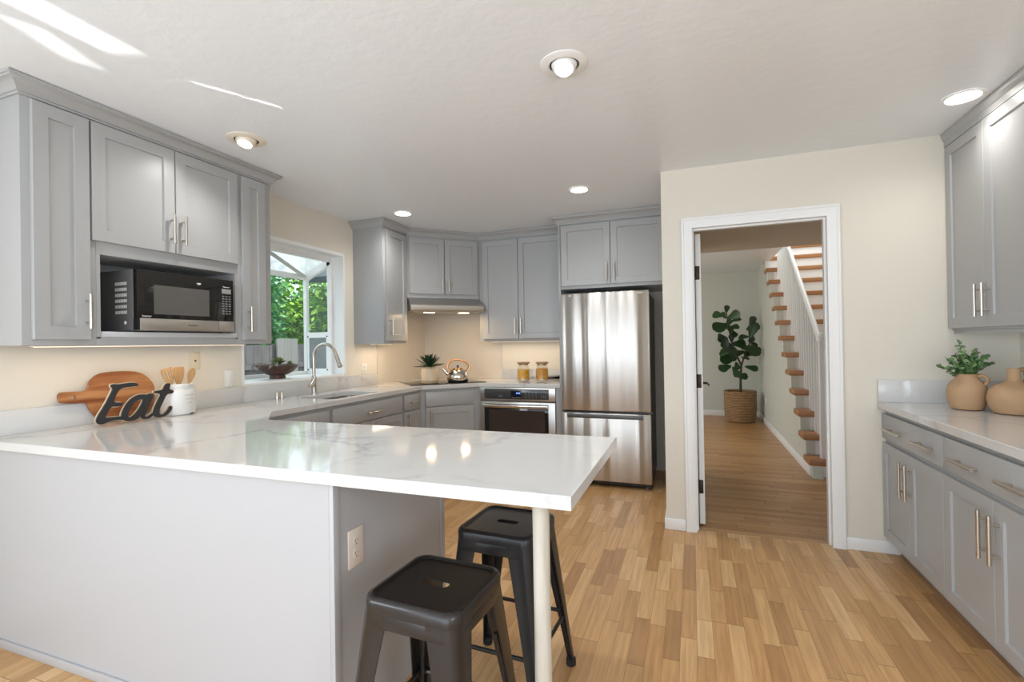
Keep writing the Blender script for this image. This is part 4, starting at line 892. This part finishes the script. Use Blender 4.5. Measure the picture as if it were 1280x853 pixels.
# ------------------------------------------------------------------ bowl of succulents on the window sill
def bowl():
    x, y, z = -3.17, 3.05, WZ0+.0163; t = Thing('wooden_bowl', 'dark rustic footed bowl on the window sill', 'bowl', (x, y, z))
    t.mb().lathe((x, y, z), [(.062, 0), (.058, .028), (.08, .034), (.12, .055), (.15, .09), (.162, .112), (.155, .114), (.135, .09), (.001, .08)], 40).build('shell', M_bowl, t.o)
    random.seed(4)
    def rosette(name, label, cx, cy, zz, Rr, m, layers, tilt=0):
        mb = MB((cx, cy, zz)); sh = [(0, .5), (.4, .95), (.7, 1), (.9, .6), (1, .05)]
        mb.lathe((cx, cy, zz), [(Rr*.25, -.004), (Rr*.3, .01), (.001, .02)], 10)
        for k in range(layers):
            el = R(12+70*k/max(1, layers-1)); n = 9-k; L = Rr*(1-.11*k)
            for j in range(n):
                a = 2*math.pi*(j+.5*k)/n; d = Vector((math.cos(a)*math.cos(el), math.sin(a)*math.cos(el), math.sin(el))); up = Vector((-math.cos(a)*math.sin(el), -math.sin(a)*math.sin(el), math.cos(el)))
                mb.leaf((cx, cy, zz+.004*k), d, up, L, L*.55, sh, .25, .2)
        o = mb.build(name, m); tag(o, label, 'succulent', 'succulents in the sill bowl')
    rosette('succulent', 'largest green succulent rosette at the middle of the sill bowl', x+.02, y-.01, z+.115, .070, M_succ, 5)
    rosette('succulent', 'small green succulent at the right side of the sill bowl', x+.03, y+.10, z+.10, .042, M_succ, 4)
    rosette('succulent', 'small green succulent left of the large rosette in the sill bowl', x+.04, y-.075, z+.098, .042, M_succ, 4)
    # trailing pale sprigs spilling over the near-left rim
    mb = MB((x, y-.14, z+.1)); sh = [(0, .3), (.5, 1), (1, .1)]
    for k in range(9):
        a = R(-110+random.uniform(-45, 75)); p = Vector((x+.125*math.cos(a), y+.125*math.sin(a), z+.105)); o = Vector((math.cos(a), math.sin(a), 0)); pts = [p-o*.03, p+o*.03+Vector((0, 0, .018)), p+o*.07+Vector((0, 0, random.uniform(-.04, .02)))]
        mb.tube(pts, .002, 5)
        for s in range(14):
            q = pts[0].lerp(pts[1], s/7) if s < 7 else pts[1].lerp(pts[2], (s-7)/7); d = Vector((random.uniform(-1, 1), random.uniform(-1, 1), random.uniform(-.3, 1)))
            mb.leaf(q, d, d.orthogonal(), .022, .012, sh, .1)
    tag(mb.build('trailing_succulent', M_succ2), 'pale trailing sprigs spilling over the left rim of the sill bowl', 'succulent')
bowl()

# ------------------------------------------------------------------ on the cooktop and counter
def agave():
    x, y, z = -2.425, 4.20, CZ+.0063; t = Thing('potted_agave', 'small spiky agave in a cream pot on the cooktop', 'potted plant', (x, y, z))
    t.mb().lathe((x, y, z), [(.072, 0), (.082, .006), (.084, .05), (.084, .115), (.078, .14), (.062, .157), (.050, .163), (.045, .160), (.045, .13), (.001, .128)], 36).build('pot', M_creampot, t.o)
    t.mb().lathe((x, y, z), [(.0835, .006), (.0846, .03)], 36, caps=(False, False)).build('pot_base_band', mat('tan_band', (.50, .36, .22), .6), t.o)
    mb = t.mb(); random.seed(5); sh = [(0, .5), (.25, .9), (.5, 1), (.75, .65), (.92, .25), (1, .02)]
    for k, (el, n, L) in enumerate(((4, 9, .165), (30, 9, .165), (50, 8, .15), (70, 6, .13))):
        for j in range(n):
            a = 2*math.pi*(j+.5*k)/n+random.uniform(-.1, .1); e_ = R(el+random.uniform(-6, 6)); d = Vector((math.cos(a)*math.cos(e_), math.sin(a)*math.cos(e_), math.sin(e_))); up = Vector((-math.cos(a)*math.sin(e_), -math.sin(a)*math.sin(e_), math.cos(e_)))
            mb.leaf((x, y, z+.158), d, up, L, .040, sh, .14 if el > 10 else .05, .25)
    mb.build('leaves', M_agave, t.o)
agave()
def kettle():
    x, y, z = -2.215, 4.40, CZ+.0063; t = Thing('tea_kettle', 'polished steel tea kettle with a copper handle on the cooktop', 'kettle', (x, y, z)); u = Vector((.86, .5, 0)).normalized()
    t.mb().lathe((x, y, z), [(.098, .0), (.104, .012), (.106, .022)], 36).build('base', M_black, t.o)
    t.mb().lathe((x, y, z), [(.106, .022), (.112, .045), (.108, .075), (.092, .105), (.066, .125), (.052, .130)], 40).build('body', M_chrome, t.o)
    lid = t.mb().lathe((x, y, z), [(.052, .1305), (.046, .137), (.022, .143), (.008, .145)], 28).build('lid', M_copper, t.o)
    t.mb().lathe((x, y, z), [(.006, .1445), (.006, .150), (.012, .156), (.010, .166), (.002, .169)], 16).build('lid_knob', M_black, lid)
    c = Vector((x, y, z)); pts = [c-u*.088+Vector((0, 0, .110)), c-u*.100+Vector((0, 0, .15)), c-u*.085+Vector((0, 0, .195)), c-u*.03+Vector((0, 0, .225)), c+u*.03+Vector((0, 0, .218)), c+u*.085+Vector((0, 0, .195)), c+u*.115+Vector((0, 0, .155)), c+u*.092+Vector((0, 0, .108))]
    P = [Vector(p) for p in pts]; sm = []
    for i in range(len(P)-1):
        p0, p1, p2, p3 = P[max(i-1, 0)], P[i], P[i+1], P[min(i+2, len(P)-1)]
        for k in range(5): s = k/5; sm.append(.5*((2*p1)+(p2-p0)*s+(2*p0-5*p1+4*p2-p3)*s*s+(3*p1-p0-3*p2+p3)*s**3))
    sm.append(P[-1]); t.mb().tube(sm, .0085, 12, flat=1.4).build('handle', M_copper, t.o)
    t.mb().tube([c-u*.09+Vector((0, 0, .075)), c-u*.125+Vector((0, 0, .105)), c-u*.15+Vector((0, 0, .145))], [.022, .015, .011], 14).build('spout', M_chrome, t.o)
kettle()
def jar(label, x, y, mp, fill):
    z = CZ+.0003; t = Thing('glass_jar', label, 'jar', (x, y, z), 'pasta jars by the oven')
    t.mb().lathe((x, y, z), [(.055, 0), (.062, .005), (.062, .13), (.050, .150), (.050, .178), (.0475, .178), (.0475, .149), (.059, .129), (.059, .008), (.001, .007)], 36, caps=(True, True)).build('glass', M_jar, t.o)
    t.mb().lathe((x, y, z), [(.001, .030), (.057, .030), (.0575, .034), (.0575, fill-.006), (.05, fill), (.001, fill+.004)], 32).build('pasta', mp, t.o)
    t.mb().lathe((x, y, z), [(.046, .165), (.046, .179), (.061, .180), (.062, .184), (.062, .193), (.059, .197), (.001, .197)], 36).build('lid', M_lid, t.o)
    t.mb().lathe((x, y, z), [(.001, .0095), (.056, .0095), (.056, .029), (.001, .029)], 32).build('pale_pasta', mat('pale_pasta', (.66, .50, .36), .6), t.o)
jar('glass jar of bright yellow pasta with a wooden lid, left of the pair', -1.585, 4.60, M_pasta, .120)
jar('glass jar of amber pasta filled higher, right of the pair', -1.392, 4.60, M_pasta2, .132)

# ------------------------------------------------------------------ jugs on the right
def jugs():
    x, y, z = 1.344, 3.21, CZ+.0003; t = Thing('clay_jug', 'round tan clay jug holding eucalyptus sprigs', 'jug', (x, y, z))
    t.mb().lathe((x, y, z), [(.055, 0), (.066, .006), (.078, .04), (.083, .085), (.077, .125), (.060, .150), (.049, .162), (.046, .180), (.050, .187), (.045, .187), (.041, .170), (.001, .12)], 40).build('body', M_terra, t.o)
    d = Vector((.8, -.55, 0)).normalized(); c = Vector((x, y, z)); pts = [c+d*.046+Vector((0, 0, .176)), c+d*.066+Vector((0, 0, .180)), c+d*.080+Vector((0, 0, .165)), c+d*.080+Vector((0, 0, .145)), c+d*.066+Vector((0, 0, .128))]
    t.mb().tube(pts, [.010, .0095, .009, .009, .010], 12, flat=1.3).build('handle', M_terra, t.o)
    random.seed(11); r_ = Vector((math.cos(YAW), math.sin(YAW), 0))
    T = Thing('eucalyptus_sprigs', 'green eucalyptus sprigs in the round clay jug', 'plant', (x, y, z+.13))
    sh = [(0, .35), (.3, .9), (.6, 1), (.85, .7), (1, .15)]; stems = T.mb(); lv = T.mb()
    tips = [(-.035, .0, .165), (-.10, .0, .08), (-.12, .03, .035), (.02, -.03, .11), (.075, .02, .12), (.085, -.02, .09), (.14, 0, .05), (-.06, -.03, .10), (.04, .04, .09), (-.02, .04, .10), (.0, -.05, .07), (-.085, -.04, .045), (.06, -.04, .05), (.10, .04, .075)]
    for k, (a, b, h) in enumerate(tips):
        p0 = c+Vector((random.uniform(-.015, .015), random.uniform(-.015, .015), .130)); p2 = c+r_*a+Vector((-r_.y, r_.x, 0))*b+Vector((0, 0, .187+h)); p1 = p0.lerp(p2, .5)+Vector((0, 0, .03))
        P = [p0.lerp(p1, s/4).lerp(p1.lerp(p2, s/4), s/4) for s in range(5)]; stems.tube(P, .0018, 6)
        for i in range(13):
            s = .30+.70*i/12; q = p0.lerp(p1, s).lerp(p1.lerp(p2, s), s)
            for sg in (-1, 1):
                d = Vector((random.uniform(-1, 1), random.uniform(-1, 1), random.uniform(-.2, .9))).normalized(); n = Vector((random.uniform(-.5, .5), random.uniform(-1, .3), .7)); L = random.uniform(.020, .031)*(1.15-.4*s); lv.leaf(q, d*sg if d.z*sg > -.3 else d, n, L, L*.85, sh, .1)
    stems.build('stems', mat('eucalyptus_stem', (.16, .16, .07), .6), T.o); lv.build('leaves', M_euc, T.o)
    x, y, z = 1.468, 3.07, CZ+.0003; t = Thing('clay_jug', 'wide squat tan clay jug with a narrow neck', 'jug', (x, y, z))
    t.mb().lathe((x, y, z), [(.065, 0), (.078, .006), (.095, .04), (.100, .075), (.094, .112), (.070, .140), (.035, .155), (.026, .165), (.024, .205), (.026, .222), (.020, .222), (.018, .17), (.001, .15)], 40).build('body', M_terra, t.o)
    c = Vector((x, y, z)); d = r_; pts = [c+d*.022+Vector((0, 0, .212)), c+d*.045+Vector((0, 0, .217)), c+d*.062+Vector((0, 0, .202)), c+d*.066+Vector((0, 0, .175)), c+d*.058+Vector((0, 0, .142))]
    t.mb().tube(pts, [.012, .011, .010, .010, .012], 12, flat=1.3).build('handle', M_terra, t.o)
jugs()

# ------------------------------------------------------------------ staircase and hall plant
def stairs():
    t = Thing('staircase', 'white staircase with oak treads rising beyond the doorway', 'staircase', (1.4, 5.1, 0)); x1 = 1.979; N = 15
    for i in range(N):
        yf = 5.185+.228*i; zt = .158+.1935*i; x0 = 1.0
        mb = t.mb(); mb.box(x0, x1, yf-.012, yf+.252, zt-.055, zt, .008); mb.build('tread', M_tread, t.o)
        mb = t.mb(); mb.box(1.016, x1, yf+.012, yf+.030, zt-.193 if i else 0, zt-.0555); mb.build('riser', M_trim, t.o)
    rp = lambda y: 1.235+.80*(y-4.93)
    xr = 1.14
    t.mb().box(xr-.030, xr+.030, 5.24, 5.30, .1585, 1.25, .006).lathe((xr, 5.27, 1.25), [(.03, 0), (.036, .01), (.02, .025), (.034, .05), (.02, .08), (.001, .085)], 20).build('newel_post', M_trim, t.o)
    A = Vector((xr, 5.0, 1.29)); B_ = Vector((xr, 7.7, 1.29+2.7*.849)); mb = t.mb(); A = Vector((xr, 5.26, 1.19)); B_ = Vector((xr, 7.9, 1.19+2.64*.775))
    mb.tube([A, B_], .030, 14, flat=.8); mb.build('handrail', M_trim, t.o)
    for i in range(11):
        for k in (0, 1):
            y = 5.185+.228*i+.04+k*.114
            if y < 5.32: continue
            zb = .158+.1935*i; zt = 1.19+(y-5.26)*.775-.028
            if zt > 3.4: continue
            mb = t.mb(); mb.box(xr-.010, xr+.010, y-.010, y+.010, zb+.0002, zt); mb.build('baluster', M_trim, t.o)
stairs()
FIG = [((0.513, 1.784), 0.123, 80), ((0.382, 1.699), 0.191, 170), ((0.464, 1.683), 0.123, 120), ((0.628, 1.682), 0.204, 25), ((0.426, 1.505), 0.3, 195), ((0.65, 1.613), 0.163, 25), ((0.636, 1.499), 0.163, 5), ((0.544, 1.565), 0.136, 60), ((0.63, 1.403), 0.15, -60), ((0.423, 1.351), 0.136, 175), ((0.48, 1.26), 0.191, -100), ((0.445, 1.286), 0.163, 130), ((0.572, 1.157), 0.218, -70), ((0.466, 1.094), 0.163, 200), ((0.546, 1.004), 0.272, 190), ((0.473, 0.851), 0.218, 200), ((0.636, 0.8), 0.177, -60), ((0.761, 0.712), 0.163, 5), ((0.712, 1.231), 0.218, 0), ((0.783, 1.343), 0.163, 175), ((0.91, 1.429), 0.218, 75), ((0.93, 1.591), 0.163, 65), ((0.93, 1.489), 0.2, 20), ((0.908, 1.328), 0.136, -90), ((0.93, 1.239), 0.18, -35), ((0.90, 1.127), 0.26, -20), ((0.93, 1.064), 0.17, 10), ((0.881, 1.065), 0.163, 170), ((0.733, 1.091), 0.163, 190), ((0.891, 0.851), 0.2, -15), ((0.811, 1.002), 0.136, -10), ((0.598, 1.322), 0.136, 90), ((0.66, 0.889), 0.136, -80), ((0.577, 1.45), 0.136, 100), ((.50, 1.15), .2, 215), ((.62, 1.05), .2, 250), ((.86, 1.17), .2, 200)]
def fig():
    x, y = .692, 8.38; k = 8.38/8.5
    b = Thing('basket_planter', 'woven basket planter at the end of the hall', 'planter', (x, y, 0))
    b.mb().lathe((x, y, 0.0005), [(.185, 0), (.205, .01), (.225, .08), (.232, .2), (.233, .40), (.238, .475), (.230, .482), (.22, .470), (.215, .40), (.001, .40)], 48).build('basket', M_basket, b.o)
    t = Thing('fiddle_leaf_fig', 'dark green fiddle leaf fig growing from the woven basket', 'plant', (x, y, .4))
    t.mb().lathe((x, y, .4008), [(.21, 0), (.20, .012), (.001, .02)], 24).build('soil', M_soil, t.o)
    def tr(P, r0, r1):
        pts = [(px*k, y, pz*k+.0) for px, pz in P]; n = len(pts); t.mb().tube(pts, [r0+(r1-r0)*i/(n-1) for i in range(n)], 10).build('trunk', M_branch, t.o)
    tr([(0.705, 0.41), (0.711, 0.484), (0.715, 0.712), (0.729, 0.889), (0.685, 0.991), (0.608, 1.22), (0.554, 1.476), (0.524, 1.75)], .021, .008)
    tr([(0.729, 0.889), (0.766, 1.015), (0.826, 1.166), (0.885, 1.341), (0.92, 1.5)], .014, .006)
    random.seed(8); mb = t.mb(); sh = [(0, .12), (.15, .45), (.35, .62), (.6, .95), (.8, 1), (.93, .7), (1, .12)]
    for (px, pz), L, an in FIG:
        a = R(an); L *= .98; dy = random.uniform(-.5, .25); d = Vector((math.cos(a), dy, math.sin(a))); n = Vector((random.uniform(-.3, .3), -1 if random.random() < .75 else -.4, random.uniform(.1, .9)))
        c = Vector((.70+(px*k-.70)*.90-.01, y+random.uniform(-.16, .10), pz*k)); mb.leaf(c-d.normalized()*L*.5, d, n, L, L*.72, sh, random.uniform(-.25, .1), .1)
    mb.build('leaves', M_fig, t.o)
fig()

# ------------------------------------------------------------------ outside the window
struct(MB().box(-16, -3.6, -4, 22, -.5, -.4), 'ground', mat('garden_ground', (.12, .12, .07), .9))
def outside():
    t = Thing('wooden_fence', 'weathered gray board fence outside the window', 'fence', (-6.2, 4.5, -.4)); random.seed(2)
    mb = t.mb(); y = -2.0
    while y < 13: mb.box(-6.22, -6.20, y, y+.138, -.4, 1.32+random.uniform(-.01, .01)); y += .142
    mb.build('boards', M_fence, t.o)
    t.mb().box(-6.2, -6.16, -2, 13, .95, 1.03).box(-6.2, -6.16, -2, 13, 0, .08).build('rail', M_fence, t.o)
    g = Thing('fence_gate_panel', 'taller pale fence panel beside the bowl as seen through the window', 'fence', (-6.14, 6.1, -.4))
    mb = g.mb(); y = 5.90
    for i in range(3): mb.box(-6.15, -6.125, y, y+.138, -.4, 1.42); y += .141
    mb.build('boards', mat('pale_fence', (.24, .225, .22), .8), g.o)
    def tree(label, cx, cy, cz, rx, ry, rz, n, m, seed, th):
        t = Thing('garden_tree', label, 'tree', (cx, cy, -.4), 'trees beyond the fence'); random.seed(seed); mb = t.mb(); sh = [(0, .3), (.5, 1), (1, .1)]
        blobs = []
        while len(blobs) < 26:
            v = Vector((random.uniform(-1, 1), random.uniform(-1, 1), random.uniform(-1, 1)))
            if v.length < .72: blobs.append((v, random.uniform(.22, .34)))
        for i in range(n):
            bc, br = random.choice(blobs); v = Vector((random.gauss(0, 1), random.gauss(0, 1), random.gauss(0, 1))).normalized()*br*random.uniform(.75, 1.02)+bc
            p = Vector((cx+v.x*rx, cy+v.y*ry, cz+v.z*rz)); d = Vector((random.gauss(0, 1), random.gauss(0, 1), random.gauss(-.3, .6))); L = random.uniform(.10, .20)*th
            mb.leaf(p, d, Vector((random.gauss(0, .6), random.gauss(0, .6), 1)), L, L*.62, sh, .1)
        mb.build('foliage', m, t.o)
        t.mb().tube([(cx, cy, -.4), (cx+.1, cy, cz*.4), (cx, cy+.1, cz+.3)], [.14, .10, .05], 10).build('trunk', M_bark, t.o)
    tree('cool green bushy tree behind the fence, left in the window', -8.6, 6.6, 2.3, 1.7, 1.6, 1.9, 10000, M_tree2, 1, 1.0)
    tree('bright yellow-green tree seen through the right side of the window', -9.7, 11.4, 2.3, 2.0, 2.1, 2.1, 10000, M_tree, 2, 1.0)
    tree('deep green tree far behind the fence', -14.4, 11.6, 2.6, 2.2, 5.0, 2.6, 9000, M_tree2, 3, 1.9)
    h = Thing('neighboring_roof', 'dark slate eave of the neighboring roof above the trees', 'roof', (-6, 9, 2.6))
    h.mb().hexa([(-7.5, 8.0, 2.60), (-4.6, 8.0, 2.60), (-4.6, 10.5, 3.9), (-7.5, 10.5, 3.9), (-7.5, 8.0, 2.72), (-4.6, 8.0, 2.72), (-4.6, 10.5, 4.02), (-7.5, 10.5, 4.02)]).build('eave', mat('slate_eave', (.06, .07, .085), .7), h.o)
    for xx in (-7.4, -4.7): h.mb().box(xx-.06, xx+.06, 10.2, 10.32, -.4, 3.76).build('post', M_fence, h.o)
outside()
